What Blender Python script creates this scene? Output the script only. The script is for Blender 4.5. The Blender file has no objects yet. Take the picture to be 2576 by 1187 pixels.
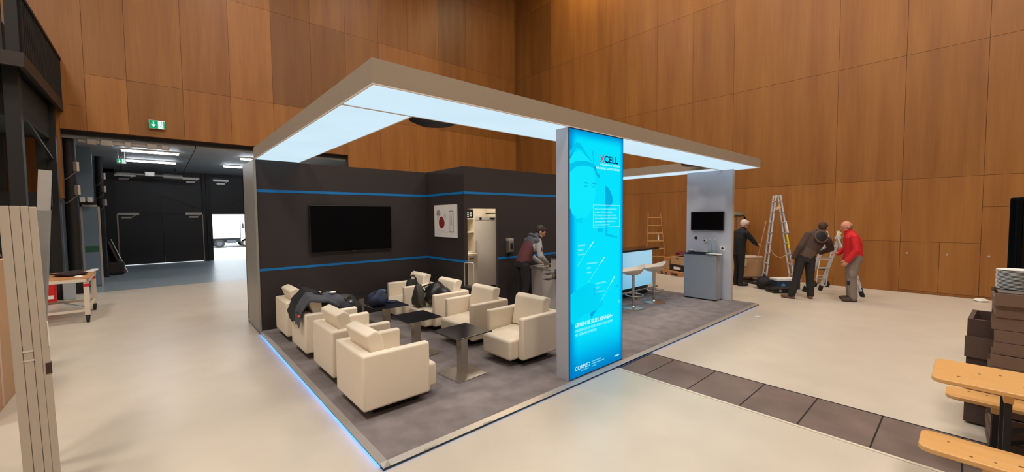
import bpy, bmesh, math, random
from mathutils import Vector, Matrix, Euler
import numpy as np
random.seed(7)
PI = math.pi
SC = bpy.context.scene
COL = SC.collection

# ------------------------------------------------------------------ camera
cam_data = bpy.data.cameras.new('camera')
cam = bpy.data.objects.new('camera', cam_data)
COL.objects.link(cam)
cam_data.sensor_fit = 'HORIZONTAL'
cam_data.sensor_width = 36.0
cam_data.lens = 36.0 * 1008.44 / 2576.0
cam_data.clip_start = 0.05
cam_data.clip_end = 200
_yaw, _pitch, _roll = 0.8485, -0.0472, -0.009
_fw = Vector((math.cos(_yaw) * math.cos(_pitch), math.sin(_yaw) * math.cos(_pitch), math.sin(_pitch)))
_r = Vector((math.sin(_yaw), -math.cos(_yaw), 0))
_u = _r.cross(_fw)
_r2 = _r * math.cos(_roll) + _u * math.sin(_roll)
_u2 = _u * math.cos(_roll) - _r * math.sin(_roll)
_m = Matrix((( _r2.x, _u2.x, -_fw.x), (_r2.y, _u2.y, -_fw.y), (_r2.z, _u2.z, -_fw.z))).to_4x4()
_m.translation = Vector((-1.1657, -2.7704, 1.853))
cam.matrix_world = _m
SC.camera = cam

# ------------------------------------------------------------------ world, sun, hall lamps, exposure
SC.view_settings.view_transform = 'Standard'
SC.view_settings.look = 'None'
SC.view_settings.exposure = 0.0
SC.view_settings.gamma = 1.0
SC.view_settings.use_curve_mapping = False
wd = bpy.data.worlds.new('sky')
SC.world = wd
wd.use_nodes = True
bg = wd.node_tree.nodes['Background']
bg.inputs['Color'].default_value = (0.82, 0.92, 1.0, 1)
bg.inputs['Strength'].default_value = 2.6

def lamp_area(name, loc, size, power, color, target=None, size_y=None, spread=None):
    l = bpy.data.lights.new(name, 'AREA')
    l.energy = power
    l.color = color
    l.size = size
    if size_y:
        l.shape = 'RECTANGLE'
        l.size_y = size_y
    if spread:
        l.spread = spread
    o = bpy.data.objects.new(name, l)
    COL.objects.link(o)
    o.location = loc
    d = (Vector(target) - Vector(loc)) if target else Vector((0, 0, -1))
    o.rotation_euler = d.to_track_quat('-Z', 'Y').to_euler()
    return o

sun = bpy.data.lights.new('sun', 'SUN')
sun.energy = 9.0
sun.angle = 0.02
sun.color = (1.0, 0.97, 0.92)
sun_o = bpy.data.objects.new('sun', sun)
COL.objects.link(sun_o)
sun_o.rotation_euler = Vector((0.35, 0.62, -0.7)).to_track_quat('-Z', 'Y').to_euler()

WARM = (1.0, 0.915, 0.83)
HALL = 285
for lx, ly, k in ((-4.4, -3.2, 1.55), (1.0, -5.0, 1.15), (5.5, -4.5, 1.1), (9.2, -3.2, .95),
                  (-4.8, 2.2, 1.4), (2.6, 1.8, .9), (8.8, 2.2, .55), (0.6, 7.6, .75), (5.5, 7.4, .4)):
    lamp_area('hall_lamp', (lx, ly, 11.6), 1.6, HALL * k, WARM)
# wall washers out of view that rake the upper end of the panelled wall
lamp_area('wall_washer', (10.9, 6.9, 12.9), 1.4, 200, (1.0, .8, .5), (11.97, 6.9, 9.0), .3)
lamp_area('wall_washer', (10.9, 4.4, 12.9), 1.4, 110, (1.0, .8, .5), (11.97, 4.4, 9.0), .3)

# ------------------------------------------------------------------ materials
def lin(c):
    return tuple(((x / 255) / 12.92 if x / 255 <= .04045 else ((x / 255 + .055) / 1.055) ** 2.4) for x in c)

_mats = {}
def mat(name, rgb, rough=.5, metal=0.0, vary=.08, scale=12.0, bump=0.0, bscale=80.0, spec=.5, stretch=None, emit=None, estr=0.0, contrast=None):
    if name in _mats:
        return _mats[name]
    m = bpy.data.materials.new(name); _mats[name] = m
    m.use_nodes = True
    nt = m.node_tree; N = nt.nodes; L = nt.links
    b = N['Principled BSDF']
    b.inputs['Roughness'].default_value = rough
    b.inputs['Metallic'].default_value = metal
    b.inputs['Specular IOR Level'].default_value = spec
    c = lin(rgb)
    tc = N.new('ShaderNodeTexCoord'); mp = N.new('ShaderNodeMapping')
    if stretch: mp.inputs['Scale'].default_value = stretch
    L.new(tc.outputs['Object'], mp.inputs['Vector'])
    nz = N.new('ShaderNodeTexNoise'); nz.inputs['Scale'].default_value = scale; nz.inputs['Detail'].default_value = 5
    L.new(mp.outputs['Vector'], nz.inputs['Vector'])
    mx = N.new('ShaderNodeMix'); mx.data_type = 'RGBA'
    mx.inputs['A'].default_value = tuple(max(0, x * (1 - vary)) for x in c) + (1,)
    mx.inputs['B'].default_value = tuple(min(1, x * (1 + vary)) for x in c) + (1,)
    if contrast:
        mr = N.new('ShaderNodeMapRange'); mr.inputs['From Min'].default_value = .5 - contrast; mr.inputs['From Max'].default_value = .5 + contrast
        L.new(nz.outputs['Fac'], mr.inputs['Value']); L.new(mr.outputs['Result'], mx.inputs['Factor'])
    else:
        L.new(nz.outputs['Fac'], mx.inputs['Factor'])
    L.new(mx.outputs['Result'], b.inputs['Base Color'])
    if bump:
        n2 = N.new('ShaderNodeTexNoise'); n2.inputs['Scale'].default_value = bscale; n2.inputs['Detail'].default_value = 3
        L.new(mp.outputs['Vector'], n2.inputs['Vector'])
        bp = N.new('ShaderNodeBump'); bp.inputs['Strength'].default_value = bump; bp.inputs['Distance'].default_value = .004
        L.new(n2.outputs['Fac'], bp.inputs['Height']); L.new(bp.outputs['Normal'], b.inputs['Normal'])
    if emit:
        b.inputs['Emission Color'].default_value = lin(emit) + (1,)
        b.inputs['Emission Strength'].default_value = estr
    return m

def glass(name, rgb=(235, 245, 245), rough=.02):
    if name in _mats: return _mats[name]
    m = bpy.data.materials.new(name); _mats[name] = m; m.use_nodes = True
    b = m.node_tree.nodes['Principled BSDF']
    b.inputs['Base Color'].default_value = lin(rgb) + (1,)
    b.inputs['Roughness'].default_value = rough
    b.inputs['Transmission Weight'].default_value = .95
    b.inputs['IOR'].default_value = 1.33
    return m

def wood_panel_mat():
    m = bpy.data.materials.new('wood_veneer'); m.use_nodes = True
    nt = m.node_tree; N = nt.nodes; L = nt.links; b = N['Principled BSDF']
    tc = N.new('ShaderNodeTexCoord'); mp = N.new('ShaderNodeMapping'); mp.inputs['Scale'].default_value = (1, 1, .045)
    L.new(tc.outputs['Object'], mp.inputs['Vector'])
    n1 = N.new('ShaderNodeTexNoise'); n1.inputs['Scale'].default_value = 26; n1.inputs['Detail'].default_value = 6
    n2 = N.new('ShaderNodeTexNoise'); n2.inputs['Scale'].default_value = 3.2; n2.inputs['Detail'].default_value = 3  # broad vertical streaks: gloss ripple painted in as veneer figure
    mp2 = N.new('ShaderNodeMapping'); mp2.inputs['Scale'].default_value = (1, 1, .09)
    L.new(tc.outputs['Object'], mp2.inputs['Vector'])
    L.new(mp.outputs['Vector'], n1.inputs['Vector']); L.new(mp2.outputs['Vector'], n2.inputs['Vector'])
    ad = N.new('ShaderNodeMath'); ad.operation = 'MULTIPLY_ADD'; ad.inputs[1].default_value = .38
    L.new(n1.outputs['Fac'], ad.inputs[0])
    ml = N.new('ShaderNodeMath'); ml.operation = 'MULTIPLY'; ml.inputs[1].default_value = .85
    L.new(n2.outputs['Fac'], ml.inputs[0]); L.new(ml.outputs[0], ad.inputs[2])
    rp = N.new('ShaderNodeValToRGB')
    rp.color_ramp.elements[0].position = .35; rp.color_ramp.elements[0].color = lin((134, 83, 38)) + (1,)
    rp.color_ramp.elements[1].position = .95; rp.color_ramp.elements[1].color = lin((166, 112, 55)) + (1,)
    L.new(ad.outputs[0], rp.inputs['Fac'])
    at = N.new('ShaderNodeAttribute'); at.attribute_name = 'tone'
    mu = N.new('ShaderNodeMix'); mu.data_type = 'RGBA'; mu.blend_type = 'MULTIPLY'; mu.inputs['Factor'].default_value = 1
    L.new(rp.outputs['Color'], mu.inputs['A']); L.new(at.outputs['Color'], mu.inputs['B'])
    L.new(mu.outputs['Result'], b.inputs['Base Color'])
    b.inputs['Roughness'].default_value = .42
    b.inputs['Specular IOR Level'].default_value = .35
    bp = N.new('ShaderNodeBump'); bp.inputs['Strength'].default_value = .35; bp.inputs['Distance'].default_value = .03
    L.new(n2.outputs['Fac'], bp.inputs['Height']); L.new(bp.outputs['Normal'], b.inputs['Normal'])
    return m

def emis(name, rgb, strength):
    if name in _mats: return _mats[name]
    m = bpy.data.materials.new(name); _mats[name] = m; m.use_nodes = True
    nt = m.node_tree; nt.nodes.clear()
    e = nt.nodes.new('ShaderNodeEmission'); o = nt.nodes.new('ShaderNodeOutputMaterial')
    e.inputs['Color'].default_value = lin(rgb) + (1,); e.inputs['Strength'].default_value = strength
    # slight unevenness of the tubes behind the diffuser
    tc = nt.nodes.new('ShaderNodeTexCoord'); nz = nt.nodes.new('ShaderNodeTexNoise'); nz.inputs['Scale'].default_value = 1.3
    nt.links.new(tc.outputs['Object'], nz.inputs['Vector'])
    mr = nt.nodes.new('ShaderNodeMapRange'); mr.inputs['To Min'].default_value = strength * .93; mr.inputs['To Max'].default_value = strength * 1.07
    nt.links.new(nz.outputs['Fac'], mr.inputs['Value']); nt.links.new(mr.outputs['Result'], e.inputs['Strength'])
    nt.links.new(e.outputs[0], o.inputs[0])
    return m

def lightbox_mat(name, stops, strength, x0, x1, z0, z1, edge):
    """Backlit film: LED edge rows leave the rim dimmer than the middle."""
    m = bpy.data.materials.new(name); m.use_nodes = True
    nt = m.node_tree; N = nt.nodes; L = nt.links; N.clear()
    tc = N.new('ShaderNodeTexCoord'); sp = N.new('ShaderNodeSeparateXYZ'); L.new(tc.outputs['Object'], sp.inputs[0])
    def ramp_in(sock, a, b):
        mr = N.new('ShaderNodeMapRange'); mr.interpolation_type = 'SMOOTHSTEP'
        mr.inputs['From Min'].default_value = a; mr.inputs['From Max'].default_value = b
        L.new(sock, mr.inputs['Value']); return mr.outputs['Result']
    def mul(a, b):
        k = N.new('ShaderNodeMath'); k.operation = 'MULTIPLY'; L.new(a, k.inputs[0]); L.new(b, k.inputs[1]); return k.outputs[0]
    f = mul(mul(ramp_in(sp.outputs['X'], x0 - edge[0] * .25, x0 + edge[0]), ramp_in(sp.outputs['X'], x1 + edge[1] * .25, x1 - edge[1])),
            mul(ramp_in(sp.outputs['Z'], z0 - edge[2] * .15, z0 + edge[2]), ramp_in(sp.outputs['Z'], z1 + edge[3] * .25, z1 - edge[3])))
    rp = N.new('ShaderNodeValToRGB')
    rp.color_ramp.elements[0].position = 0; rp.color_ramp.elements[0].color = lin(stops[0]) + (1,)
    rp.color_ramp.elements[1].position = 1; rp.color_ramp.elements[1].color = lin(stops[-1]) + (1,)
    if len(stops) == 3:
        e = rp.color_ramp.elements.new(.5); e.color = lin(stops[1]) + (1,)
    L.new(f, rp.inputs['Fac'])
    em = N.new('ShaderNodeEmission'); em.inputs['Strength'].default_value = strength
    L.new(rp.outputs['Color'], em.inputs['Color'])
    o = N.new('ShaderNodeOutputMaterial'); L.new(em.outputs[0], o.inputs[0])
    return m

# ------------------------------------------------------------------ mesh helpers
class MB:
    def __init__(s): s.v = []; s.f = []; s.m = []
    def add(s, vs, fs, mi=0):
        o = len(s.v); s.v += [tuple(x) for x in vs]; s.f += [tuple(i + o for i in q) for q in fs]; s.m += [mi] * len(fs); return s
    def hexa(s, p, mi=0):
        return s.add(p, [(0, 3, 2, 1), (4, 5, 6, 7), (0, 1, 5, 4), (1, 2, 6, 5), (2, 3, 7, 6), (3, 0, 4, 7)], mi)
    def box(s, x0, x1, y0, y1, z0, z1, mi=0):
        return s.hexa([(x0, y0, z0), (x1, y0, z0), (x1, y1, z0), (x0, y1, z0), (x0, y0, z1), (x1, y0, z1), (x1, y1, z1), (x0, y1, z1)], mi)
    def obox(s, c, size, rot=(0, 0, 0), mi=0):
        R = Euler(rot).to_matrix() if not isinstance(rot, Matrix) else rot
        hx, hy, hz = (q / 2 for q in size)
        return s.hexa([Vector(c) + R @ Vector(p) for p in ((-hx, -hy, -hz), (hx, -hy, -hz), (hx, hy, -hz), (-hx, hy, -hz), (-hx, -hy, hz), (hx, -hy, hz), (hx, hy, hz), (-hx, hy, hz))], mi)
    def bar(s, a, b, w, h, up=(0, 0, 1), mi=0):
        a = Vector(a); b = Vector(b); d = (b - a).normalized(); upv = Vector(up)
        if abs(d.dot(upv)) > .98: upv = Vector((1, 0, 0))
        x = d.cross(upv).normalized() * w / 2; y = x.cross(d).normalized() * h / 2
        return s.hexa([a - x - y, a + x - y, a + x + y, a - x + y, b - x - y, b + x - y, b + x + y, b - x + y], mi)
    def cyl(s, a, b, r0, r1=None, n=16, mi=0):
        r1 = r0 if r1 is None else r1
        a = Vector(a); b = Vector(b); d = (b - a).normalized()
        t = Vector((0, 0, 1)) if abs(d.z) < .9 else Vector((1, 0, 0))
        x = d.cross(t).normalized(); y = d.cross(x)
        vs = []
        for p, r in ((a, r0), (b, r1)):
            vs += [p + x * r * math.cos(2 * PI * i / n) + y * r * math.sin(2 * PI * i / n) for i in range(n)]
        fs = [(i, n + i, n + (i + 1) % n, (i + 1) % n) for i in range(n)]
        fs += [tuple(range(n)), tuple(range(2 * n - 1, n - 1, -1))]
        return s.add(vs, fs, mi)
    def tube(s, pts, r, n=8, mi=0, closed=False):
        pts = [Vector(p) for p in pts]; vs = []; px = None
        rr = r if isinstance(r, (list, tuple)) else [r] * len(pts)
        k = len(pts)
        for i, p in enumerate(pts):
            d = ((pts[(i + 1) % k] if closed or i + 1 < k else pts[i]) - (pts[i - 1] if closed or i else pts[i])).normalized()
            if px is None:
                t = Vector((0, 0, 1)) if abs(d.z) < .9 else Vector((1, 0, 0)); px = d.cross(t).normalized()
            else:
                px = (px - d * px.dot(d)).normalized()
            y = d.cross(px)
            vs += [p + px * rr[i] * math.cos(2 * PI * j / n) + y * rr[i] * math.sin(2 * PI * j / n) for j in range(n)]
        fs = []
        for i in range(k if closed else k - 1):
            a = i * n; b = ((i + 1) % k) * n
            fs += [(a + j, a + (j + 1) % n, b + (j + 1) % n, b + j) for j in range(n)]
        if not closed: fs += [tuple(range(n - 1, -1, -1)), tuple((k - 1) * n + j for j in range(n))]
        return s.add(vs, fs, mi)
    def lathe(s, prof, c=(0, 0, 0), n=28, mi=0):
        vs = []; k = len(prof)
        for r, z in prof:
            vs += [(c[0] + r * math.cos(2 * PI * i / n), c[1] + r * math.sin(2 * PI * i / n), c[2] + z) for i in range(n)]
        fs = []
        for j in range(k - 1):
            fs += [(j * n + i, j * n + (i + 1) % n, (j + 1) * n + (i + 1) % n, (j + 1) * n + i) for i in range(n)]
        fs += [tuple(range(n - 1, -1, -1)), tuple((k - 1) * n + i for i in range(n))]
        return s.add(vs, fs, mi)
    def ell(s, c, rad, R=None, nu=18, nv=10, mi=0, fn=None):
        c = Vector(c); R = R or Matrix.Identity(3); vs = []
        for j in range(1, nv):
            th = PI * j / nv
            for i in range(nu):
                ph = 2 * PI * i / nu
                p = Vector((rad[0] * math.sin(th) * math.cos(ph), rad[1] * math.sin(th) * math.sin(ph), rad[2] * math.cos(th)))
                if fn: p = fn(p)
                vs.append(c + R @ p)
        top = Vector((0, 0, rad[2])); bot = Vector((0, 0, -rad[2]))
        if fn: top = fn(top); bot = fn(bot)
        vs += [c + R @ top, c + R @ bot]
        T = (nv - 1) * nu; fs = []
        for j in range(nv - 2):
            fs += [(j * nu + i, (j + 1) * nu + i, (j + 1) * nu + (i + 1) % nu, j * nu + (i + 1) % nu) for i in range(nu)]
        fs += [(T, i, (i + 1) % nu) for i in range(nu)]
        fs += [(T + 1, (nv - 2) * nu + (i + 1) % nu, (nv - 2) * nu + i) for i in range(nu)]
        return s.add(vs, fs, mi)
    def prism(s, poly, axis, a0, a1, mi=0):
        """poly in the two other axes (cyclic order) extruded along axis."""
        def P(u, v, a):
            return {'x': (a, u, v), 'y': (u, a, v), 'z': (u, v, a)}[axis]
        n = len(poly)
        vs = [P(u, v, a0) for u, v in poly] + [P(u, v, a1) for u, v in poly]
        fs = [(i, (i + 1) % n, n + (i + 1) % n, n + i) for i in range(n)] + [tuple(range(n - 1, -1, -1)), tuple(range(n, 2 * n))]
        return s.add(vs, fs, mi)
    def loft(s, rings, mi=0, cap=True):
        n = len(rings[0]); vs = [p for r in rings for p in r]; fs = []
        for j in range(len(rings) - 1):
            fs += [(j * n + i, j * n + (i + 1) % n, (j + 1) * n + (i + 1) % n, (j + 1) * n + i) for i in range(n)]
        if cap: fs += [tuple(range(n - 1, -1, -1)), tuple((len(rings) - 1) * n + i for i in range(n))]
        return s.add(vs, fs, mi)
    def mesh(s, name):
        me = bpy.data.meshes.new(name); me.from_pydata(s.v, [], s.f)
        if s.m: me.polygons.foreach_set('material_index', s.m)
        bm = bmesh.new(); bm.from_mesh(me); bmesh.ops.recalc_face_normals(bm, faces=bm.faces); bm.to_mesh(me); bm.free()
        return me
    def build(s, name, mats, parent=None, smooth=None, bevel=0.0, seg=2, label=None, sub=0):
        me = s.mesh(name)
        for m in (mats if isinstance(mats, (list, tuple)) else [mats]): me.materials.append(m)
        o = bpy.data.objects.new(name, me); COL.objects.link(o)
        if smooth is not None:
            me.polygons.foreach_set('use_smooth', [True] * len(me.polygons))
            me.set_sharp_from_angle(angle=smooth)
        if bevel:
            md = o.modifiers.new('bevel', 'BEVEL'); md.width = bevel; md.segments = seg; md.limit_method = 'ANGLE'; md.angle_limit = .6
            md.harden_normals = False
        if sub:
            md = o.modifiers.new('sub', 'SUBSURF'); md.levels = sub; md.render_levels = sub
        if parent: o.parent = parent
        if label: o['label'] = label
        return o

def tag(o, label, cat, group=None):
    o['label'] = label; o['category'] = cat
    if group: o['group'] = group
    return o
def thing(name, label, cat, loc=(0, 0, 0), rz=0.0, group=None):
    o = bpy.data.objects.new(name, None); COL.objects.link(o); o.location = loc; o.rotation_euler = (0, 0, rz)
    o.empty_display_size = .1
    return tag(o, label, cat, group)
def struct(name, b, mats, parent=None, **k):
    o = b.build(name, mats, parent, **k)
    o['kind'] = 'structure'
    return o
def dup(root, loc, rz, label):
    r = root.copy(); COL.objects.link(r); r.location = loc; r.rotation_euler = (0, 0, rz)
    r['label'] = label
    for ch in list(root.children):
        c = ch.copy(); COL.objects.link(c); c.parent = r
        for g in list(ch.children):
            d = g.copy(); COL.objects.link(d); d.parent = c
    return r

def text_mesh(name, body, size, material, parent, loc, rot, align='LEFT', extrude=.0008, width=1.0, bold=0.0, shear=0.0, label=None):
    cu = bpy.data.curves.new('lettering_curve', 'FONT'); cu.body = body; cu.size = size; cu.align_x = align
    cu.extrude = extrude; cu.offset = bold; cu.resolution_u = 3; cu.shear = shear
    t = bpy.data.objects.new('lettering_tmp', cu); COL.objects.link(t)
    dg = bpy.context.evaluated_depsgraph_get(); dg.update()
    me = bpy.data.meshes.new_from_object(t.evaluated_get(dg)); me.name = name
    bpy.data.objects.remove(t); bpy.data.curves.remove(cu)
    for v in me.vertices: v.co.x *= width
    me.materials.clear(); me.materials.append(material)
    o = bpy.data.objects.new(name, me); COL.objects.link(o); o.parent = parent; o.location = loc; o.rotation_euler = rot
    if label: o['label'] = label
    return o

# ------------------------------------------------------------------ shared materials
WOODP = wood_panel_mat()
GROOVE = mat('groove_dark', (84, 50, 28), .9)
FLOOR = mat('floor_resin', (204, 194, 178), .34, vary=.035, scale=2.4, spec=.35, contrast=.2)
DOCKF = mat('floor_concrete', (146, 160, 168), .3, vary=.14, scale=1.1, spec=.4)
BLACKP = mat('black_paint', (37, 37, 40), .55, vary=.1, scale=3)
DOORB = mat('door_black', (42, 42, 46), .5, vary=.1, scale=2)
STEELB = mat('steel_black', (15, 13, 13), .65, vary=.15, scale=5)
STEELBR = mat('steel_brown', (44, 33, 27), .6, vary=.15, scale=5)
DOCKC = mat('dock_ceiling', (150, 152, 154), .6, vary=.06, scale=2)
BLUEST = mat('blue_grey_sheet', (108, 128, 146), .45, vary=.08, scale=3)
PLASTER = mat('plaster', (150, 140, 128), .9)
ALU = mat('brushed_aluminium', (196, 190, 182), .36, .55, vary=.06, scale=14, stretch=(1, 1, .1))
ALUL = mat('ladder_aluminium', (205, 212, 222), .4, .25, vary=.05)
SILVER = mat('silver_laminate', (160, 155, 146), .42, .3, vary=.05, scale=5)
SILVERB = mat('pillar_laminate', (194, 198, 212), .5, .1, vary=.04, scale=6)
FASCIA = mat('fascia_board', (158, 142, 124), .6, .05, vary=.04, scale=4)
CHAR = mat('charcoal_panel', (52, 46, 46), .5, vary=.05, scale=3, spec=.4)
BLUE = mat('blue_stripe', (0, 116, 186), .5, vary=.02)
CARPET = mat('carpet_grey', (131, 123, 122), .95, vary=.14, scale=5.5, bump=.5, bscale=260, spec=.1, contrast=.16)
LEATHER = mat('cream_leather', (236, 222, 200), .48, vary=.03, scale=7, bump=.12, bscale=40)
STEEL = mat('stainless_steel', (186, 178, 168), .3, .85, vary=.06, scale=9)
GLASSB = mat('black_glass', (34, 32, 36), .16, vary=.03, spec=.5)
BLACK = mat('black_plastic', (20, 20, 22), .4, vary=.06)
SCREEN = mat('black_screen', (4, 4, 6), .3, vary=.02, spec=.12)
RUBBER = mat('rubber', (28, 27, 27), .8)
WHITE = mat('white_plastic', (232, 230, 226), .4, vary=.02)
CREAM = mat('cream_laminate', (226, 214, 190), .5, vary=.02)
CARD = mat('cardboard', (186, 146, 104), .85, vary=.06, scale=6)
CARDG = mat('cardboard_pale', (196, 176, 154), .85, vary=.05, scale=6)
WOODY = mat('pine_varnished', (208, 158, 96), .42, vary=.16, scale=9, stretch=(6, .45, 6))
KNOT = mat('pine_knot', (120, 72, 36), .5)
WOODR = mat('pallet_wood', (178, 132, 90), .8, vary=.14, scale=10)
DARKW = mat('dark_stained_wood', (74, 54, 46), .65, vary=.18, scale=9, stretch=(3, .6, 3))
RED = mat('red_lacquer', (196, 30, 30), .4)
PANEL_L = emis('canopy_light', (210, 235, 250), 1.0)
TUBE_L = emis('tube_light', (236, 246, 255), 34.0)
LED_L = emis('led_blue', (14, 130, 255), 40.0)
GREEN_L = emis('exit_green', (30, 170, 110), .9)
WHITE_L = emis('exit_white', (235, 248, 245), 1.0)

# ------------------------------------------------------------------ the hall
L_Y, R_X, P = 11.83, 11.974, 0.038
b = MB().box(-8, 12.6, -9.5, 12.05, -.12, 0)
struct('floor', b, FLOOR)
b = MB().box(-5.5, 5.2, 12.05, 20.25, -.12, 0)
struct('floor_dock', b, DOCKF)
b = MB().box(-8, 12.6, -9.5, 12.2, 13.2, 13.4)
struct('ceiling', b, PLASTER)
b = MB().box(-8.2, -8, -9.5, 12.2, 0, 13.2)
struct('wall_west', b, PLASTER)
b = MB().box(-8.2, 12.6, -9.7, -9.5, 0, 13.2)
struct('wall_south', b, PLASTER)

def panel_wall(name, panels, place, mats, gap=.003):
    """panels: (u0,u1,z0,z1,tone); place(u, z, d) -> world point, d = depth towards the room."""
    mb = MB(); tones = []
    def rect_box(u0, u1, z0, z1, d0, d1, mi, tone):
        ps = [place(u0, z0, d0), place(u1, z0, d0), place(u1, z0, d1), place(u0, z0, d1),
              place(u0, z1, d0), place(u1, z1, d0), place(u1, z1, d1), place(u0, z1, d1)]
        mb.hexa(ps, mi); tones.extend([tone] * 6)
    for u0, u1, z0, z1, t in panels:
        rect_box(u0 + gap, u1 - gap, z0 + gap, z1 - gap, -.02, 0, 0, t)
        rect_box(u0, u1, z0, z1, -.2, -.018, 1, (1, 1, 1))
    o = mb.build(name, mats)
    me = o.data
    at = me.attributes.new('tone', 'FLOAT_COLOR', 'FACE')
    for i, t in enumerate(tones):
        if not isinstance(t, tuple): t = (t, t, t)
        at.data[i].color = (t[0], t[1], t[2], 1)
    o['kind'] = 'structure'
    return o

rnd = random.Random(3)
# left wall (runs along X at Y = 11.83), opening to the loading dock below 4.1 m
xs = [-6.2, -4.6, -2.41, -1.65, -.515, .582, 1.70, 2.84, 3.98, 5.18, 6.36, 7.75, 9.117, 10.503, 12.02]
zs = [5.503, 8.34, 11.16, 13.2]
pan = []
tone_a = {0: 1.0, 1: 1.06, 2: 1.14, 3: .86, 4: 1.02, 5: 1.1, 6: .98, 7: .95, 8: 1.0, 9: 1.0, 10: 1.0, 11: .96, 12: .93, 13: .9}  # panel tones: veneer differences plus painted light falloff towards the hall corner
tone_b = {0: 1.05, 1: 1.05, 2: .97, 3: .94, 4: .93, 5: 1.06, 6: .62, 7: .66, 8: .8, 9: .98, 10: .96, 11: .72, 12: .7, 13: .66}
tone_c = {0: 1.0, 1: 1.06, 2: 1.0, 3: .94, 4: .9, 5: .98, 6: .66, 7: .84, 8: .84, 9: .8, 10: .8, 11: .54, 12: .66, 13: .62}
for i in range(len(xs) - 1):
    a, c = xs[i], xs[i + 1]
    if i == 1:
        pan += [(a, -2.87, 2.4, 4.697, 1.0), (-2.87, c, 4.1, 4.697, 1.04), (a, c, 4.697, 8.34, 1.06), (a, c, 8.34, 13.2, 1.02)]
        continue
    z0 = 4.1 if i < 8 else 0.0
    if i == 0: z0 = 2.4
    if z0 == 0.0:
        pan += [(a, c, 0, 2.648, .9), (a, c, 2.648, 5.503, tone_a[i])]
    else:
        pan += [(a, c, z0, 5.503, tone_a[i])]
    pan += [(a, c, 5.503, 8.34, tone_b[i]), (a, c, 8.34, 11.16, tone_c[i]), (a, c, 11.16, 13.2, tone_c[i] * .96)]
panel_wall('wall_left', pan, lambda u, z, d: (u, L_Y - d, z), [WOODP, GROOVE])
# right wall (runs along Y at X = 11.974) with a row of low service doors near the front
ys = [11.88, 10.69, 9.45, 8.2, 6.96, 5.72, 4.47, 3.23, 1.99, -.5, -1.74, -2.98, -4.22, -5.5, -7.0, -9.5]
zr = [0, 2.648, 5.503, 8.34, 11.16, 13.2]
tr = [(.70, .72, .66, .68, .7), (.78, .74, .66, .6, .7), (.86, .9, .95, 1.0, .9), (.9, .96, 1.0, 1.05, 1.), (.92, .9, .92, .94, 1.),  # first rows darkened: corner shade painted into the panel tones
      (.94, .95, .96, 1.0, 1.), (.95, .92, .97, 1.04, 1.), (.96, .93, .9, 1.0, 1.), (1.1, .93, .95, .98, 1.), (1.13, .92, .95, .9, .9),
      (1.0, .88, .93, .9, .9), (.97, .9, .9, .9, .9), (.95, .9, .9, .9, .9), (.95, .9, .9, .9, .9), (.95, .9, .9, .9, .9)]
pan = []
for i in range(len(ys) - 1):
    a, c = ys[i + 1], ys[i]
    for k in range(5):
        if k == 0 and i == 9:
            pan += [(a, c, 0, 1.2, 1.0), (a, c, 1.2, 2.648, 1.13)]
        elif k == 0 and i == 10:
            m_ = -2.38
            pan += [(m_, c, .06, 1.2, .98), (a, m_, .06, 1.2, 1.0), (a, c, 1.2, 2.648, 1.0), (a, c, 0, .06, .8)]
        elif k == 0 and i == 11:
            pan += [(a, c, .06, 1.98, .98), (a, c, 1.98, 2.648, .97), (a, c, 0, .06, .8)]
        else:
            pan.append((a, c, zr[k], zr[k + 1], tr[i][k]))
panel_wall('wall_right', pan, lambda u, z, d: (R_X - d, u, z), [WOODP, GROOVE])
# key plates of the low doors
b = MB()
for y in (-1.86, -2.5, -3.1): b.cyl((R_X - .004, y, .93), (R_X + .004, y, .93), .02, n=12)
struct('trim_1', b, ALU)
# floor channel with dark cover plates running towards the viewer
b = MB(); yy = [-.02, -.34, -.85, -1.36, -1.83, -2.315, -2.8, -3.3, -3.8, -4.3, -4.8, -5.3, -5.8, -6.3, -6.8, -7.3]
for i in range(len(yy) - 1):
    b.box(2.985, 3.735, yy[i + 1] + .006, yy[i] - .006, -.01, .004)
b.box(2.97, 3.75, -7.3, 0, -.02, .0015, 1)
b.box(2.955, 2.985, -7.3, -.02, -.01, .006, 2)
b.box(3.735, 3.75, -7.3, -.02, -.01, .006, 1)
PLATE = mat('cover_plate', (116, 100, 93), .5, vary=.22, scale=2.2, spec=.35, contrast=.2)
struct('trim_2', b, [PLATE, STEELB, mat('floor_edge', (214, 204, 186), .5)])

# ------------------------------------------------------------------ loading dock
struct('wall_dock_left', MB().box(-3.2, -2.75, 16.4, 20.2, 0, 4.2).box(-3.2, -2.97, 12.03, 16.4, 0, 4.2), BLACKP)
struct('wall_dock_right', MB().box(5.0, 5.2, 12.03, 20.2, 0, 4.2), BLACKP)
b = MB().box(3.985, 5.2, 12.03, 12.16, 0, 4.2)
struct('wall_dock_front', b, BLACKP)
b = MB()
for i in range(6):
    y0 = 12.1 + i * 1.35
    for k in range(3):
        b.box(-2.9 + k * 2.64, -2.9 + k * 2.64 + 2.62, y0, y0 + 1.34, 3.93, 4.02)
b.box(-3, 5.2, 12.03, 20.2, 4.0, 4.2, 1)
b.box(-3.0, 4.0, 11.86, 12.03, 4.12, 4.5, 1)
struct('ceiling_dock', b, [DOCKC, BLACKP])
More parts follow.
